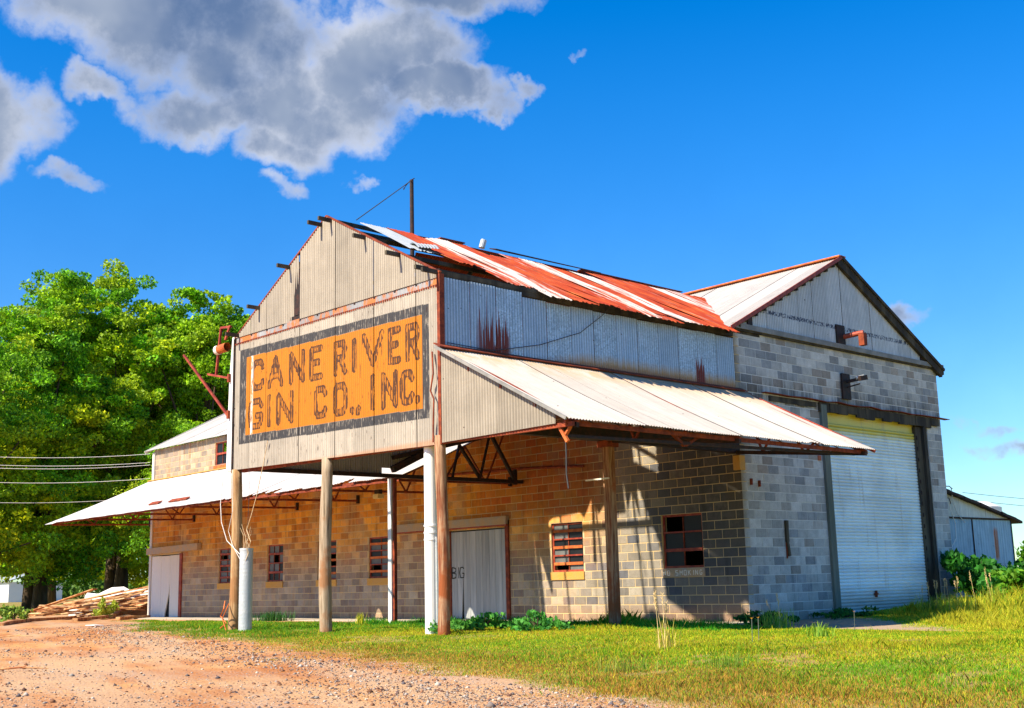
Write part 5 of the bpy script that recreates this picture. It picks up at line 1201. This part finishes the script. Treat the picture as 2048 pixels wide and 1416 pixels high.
right_tall = ss(.2, 2.6, y - 3.4 + 1.0 * x) * ss(.9, 1.9, x) * ss(-3.2, -1.6, y)
h = .030 + .020 * r.random(n) + .015 * green_patch + .10 * lush * r.random(n) + .26 * right_tall * r.random(n); mound = ss(-1.9, -.9, x) * ss(3.2, 2.3, x) * ss(-4.6, -3.8, y + .25 * x) * ss(-1.2, -1.9, y); h += .20 * mound * r.random(n) + .05 * np.exp(-((y + 1.9) / .8) ** 2) * (x < -1) * r.random(n); h *= (.7 + .6 * r.random(n)); h *= np.clip(.4 + g * .6, .35, 1) * (.65 + .9 * ss(-.1, .7, fbm(x, y, 2.3, 44)))
h += (r.random(n) < .006) * r.uniform(.02, .07, n)
cg = np.array([.17, .40, .012]); cy = np.array([.58, .58, .02]); ct = np.array([.58, .33, .05]); cd = np.array([.05, .38, .015])
u1 = r.random(n); u2 = r.random(n)
wy = np.clip(.24 + .55 * nz * .6 + .35 * ss(-11.5, -8.5, y) * ss(3, 0, y) * (x > -2), 0, 1); wt = np.clip(.09 + .62 * front + .2 * nz, 0, .92) * (1 - .4 * green_patch)
col = cg[None] * np.ones((n, 1)); sel = u1 < wy; col[sel] = cy; sel = u2 < wt; col[sel] = ct; sel = (r.random(n) < .18 * front); col[sel] = np.array([.20, .13, .03]); dk = ((lush > .35) | (mound > .2)) & (x > -9) & (r.random(n) < .75); col[dk] = cd
sel = (right_tall > .2) & (r.random(n) < .75); col[sel] = np.array([.55, .52, .03])
left = x < -3; col[left & (r.random(n) < .5)] = np.array([.10, .30, .012])
col = col * r.uniform(.65, 1.3, (n, 1)) * (1 - .22 * ss(.1, .7, fbm(x, y, 1.7, 61)) * (y < -4))[:, None]; a = r.uniform(0, 6.28, n); w = (.0010 + .00017 * dist) * (1 + .4 * r.random(n)); lean = h * r.uniform(.1, .8, n); b_ = r.uniform(0, 6.28, n)
per = np.stack([np.cos(a), np.sin(a), 0 * a], 1) * w[:, None]; base = np.stack([x, y, z - .005], 1); ld_ = np.stack([np.cos(b_), np.sin(b_), 0 * a], 1)
m1 = base + ld_ * (lean * .3)[:, None] + np.array([0, 0, 1]) * (h * .6)[:, None]; tp = base + ld_ * lean[:, None] + np.array([0, 0, 1]) * h[:, None]
V = np.stack([base - per, base + per, m1 + per * .7, tp, m1 - per * .7], 1).reshape(-1, 3); F = np.arange(5 * n).reshape(n, 5)
tn = np.repeat(np.concatenate([col, np.ones((n, 1))], 1), 5, axis=0)
tag(np_obj('grass', V, F, M['blade'], attrs={'tone': ('POINT', tn)}, k=5), 'short mixed green and straw-coloured grass of the yard', kind='stuff')

# ------------------------------------------------------------------ gravel
r = np.random.default_rng(9); N = 120000
azc = r.uniform(-76, -35, N); dist = 8.8 * (34 / 8.8) ** r.random(N); a = np.radians(azc); x = CAM.x + np.sin(a) * dist; y = CAM.y + np.cos(a) * dist
g = grass_d(x, y); gv = fbm(x * .35, y * 1.2, 1.0, 14)
keep = (g < .35) & (y < -1.6) & (r.random(N) < np.clip(.22 + .6 * gv + .5 * np.exp(-((g + .7) / .8) ** 2), .05, 1)); x, y, dist = x[keep], y[keep], dist[keep]
n = len(x); s = r.lognormal(-5.1, .55, n).clip(.003, .045) * (1 + .03 * (dist - 9)); z = hill(x, y) + s * .25
octv = np.array([(1, 0, 0), (0, 1, 0), (-1, 0, 0), (0, -1, 0), (0, 0, .7), (0, 0, -.7)], float); octf = np.array([(0, 1, 4), (1, 2, 4), (2, 3, 4), (3, 0, 4), (1, 0, 5), (2, 1, 5), (3, 2, 5), (0, 3, 5)])
rot = r.uniform(0, 6.28, n); V = octv[None] * (s[:, None, None] * r.uniform(.6, 1.3, (n, 6, 1))); cx, sxn = np.cos(rot)[:, None], np.sin(rot)[:, None]
V = np.stack([V[..., 0] * cx - V[..., 1] * sxn, V[..., 0] * sxn + V[..., 1] * cx, V[..., 2]], -1) + np.stack([x, y, z], 1)[:, None]
F = octf[None] + (np.arange(n) * 6)[:, None, None]
pal = np.array([(.14, .12, .13), (.30, .24, .21), (.50, .44, .38), (.36, .17, .09), (.20, .10, .07), (.62, .52, .42)]); col = pal[r.integers(0, 6, n)] * r.uniform(.4, .95, (n, 1))
tn = np.repeat(np.concatenate([col, np.ones((n, 1))], 1), 6, axis=0)
m, t = newmat('stone'); t.bsdf(t.attr('tone'), .9); M['stone'] = m
tag(np_obj('gravel', V.reshape(-1, 3), F.reshape(-1, 3), M['stone'], attrs={'tone': ('POINT', tn)}, k=3), 'loose gravel and pebbles on the red dirt road', kind='stuff')
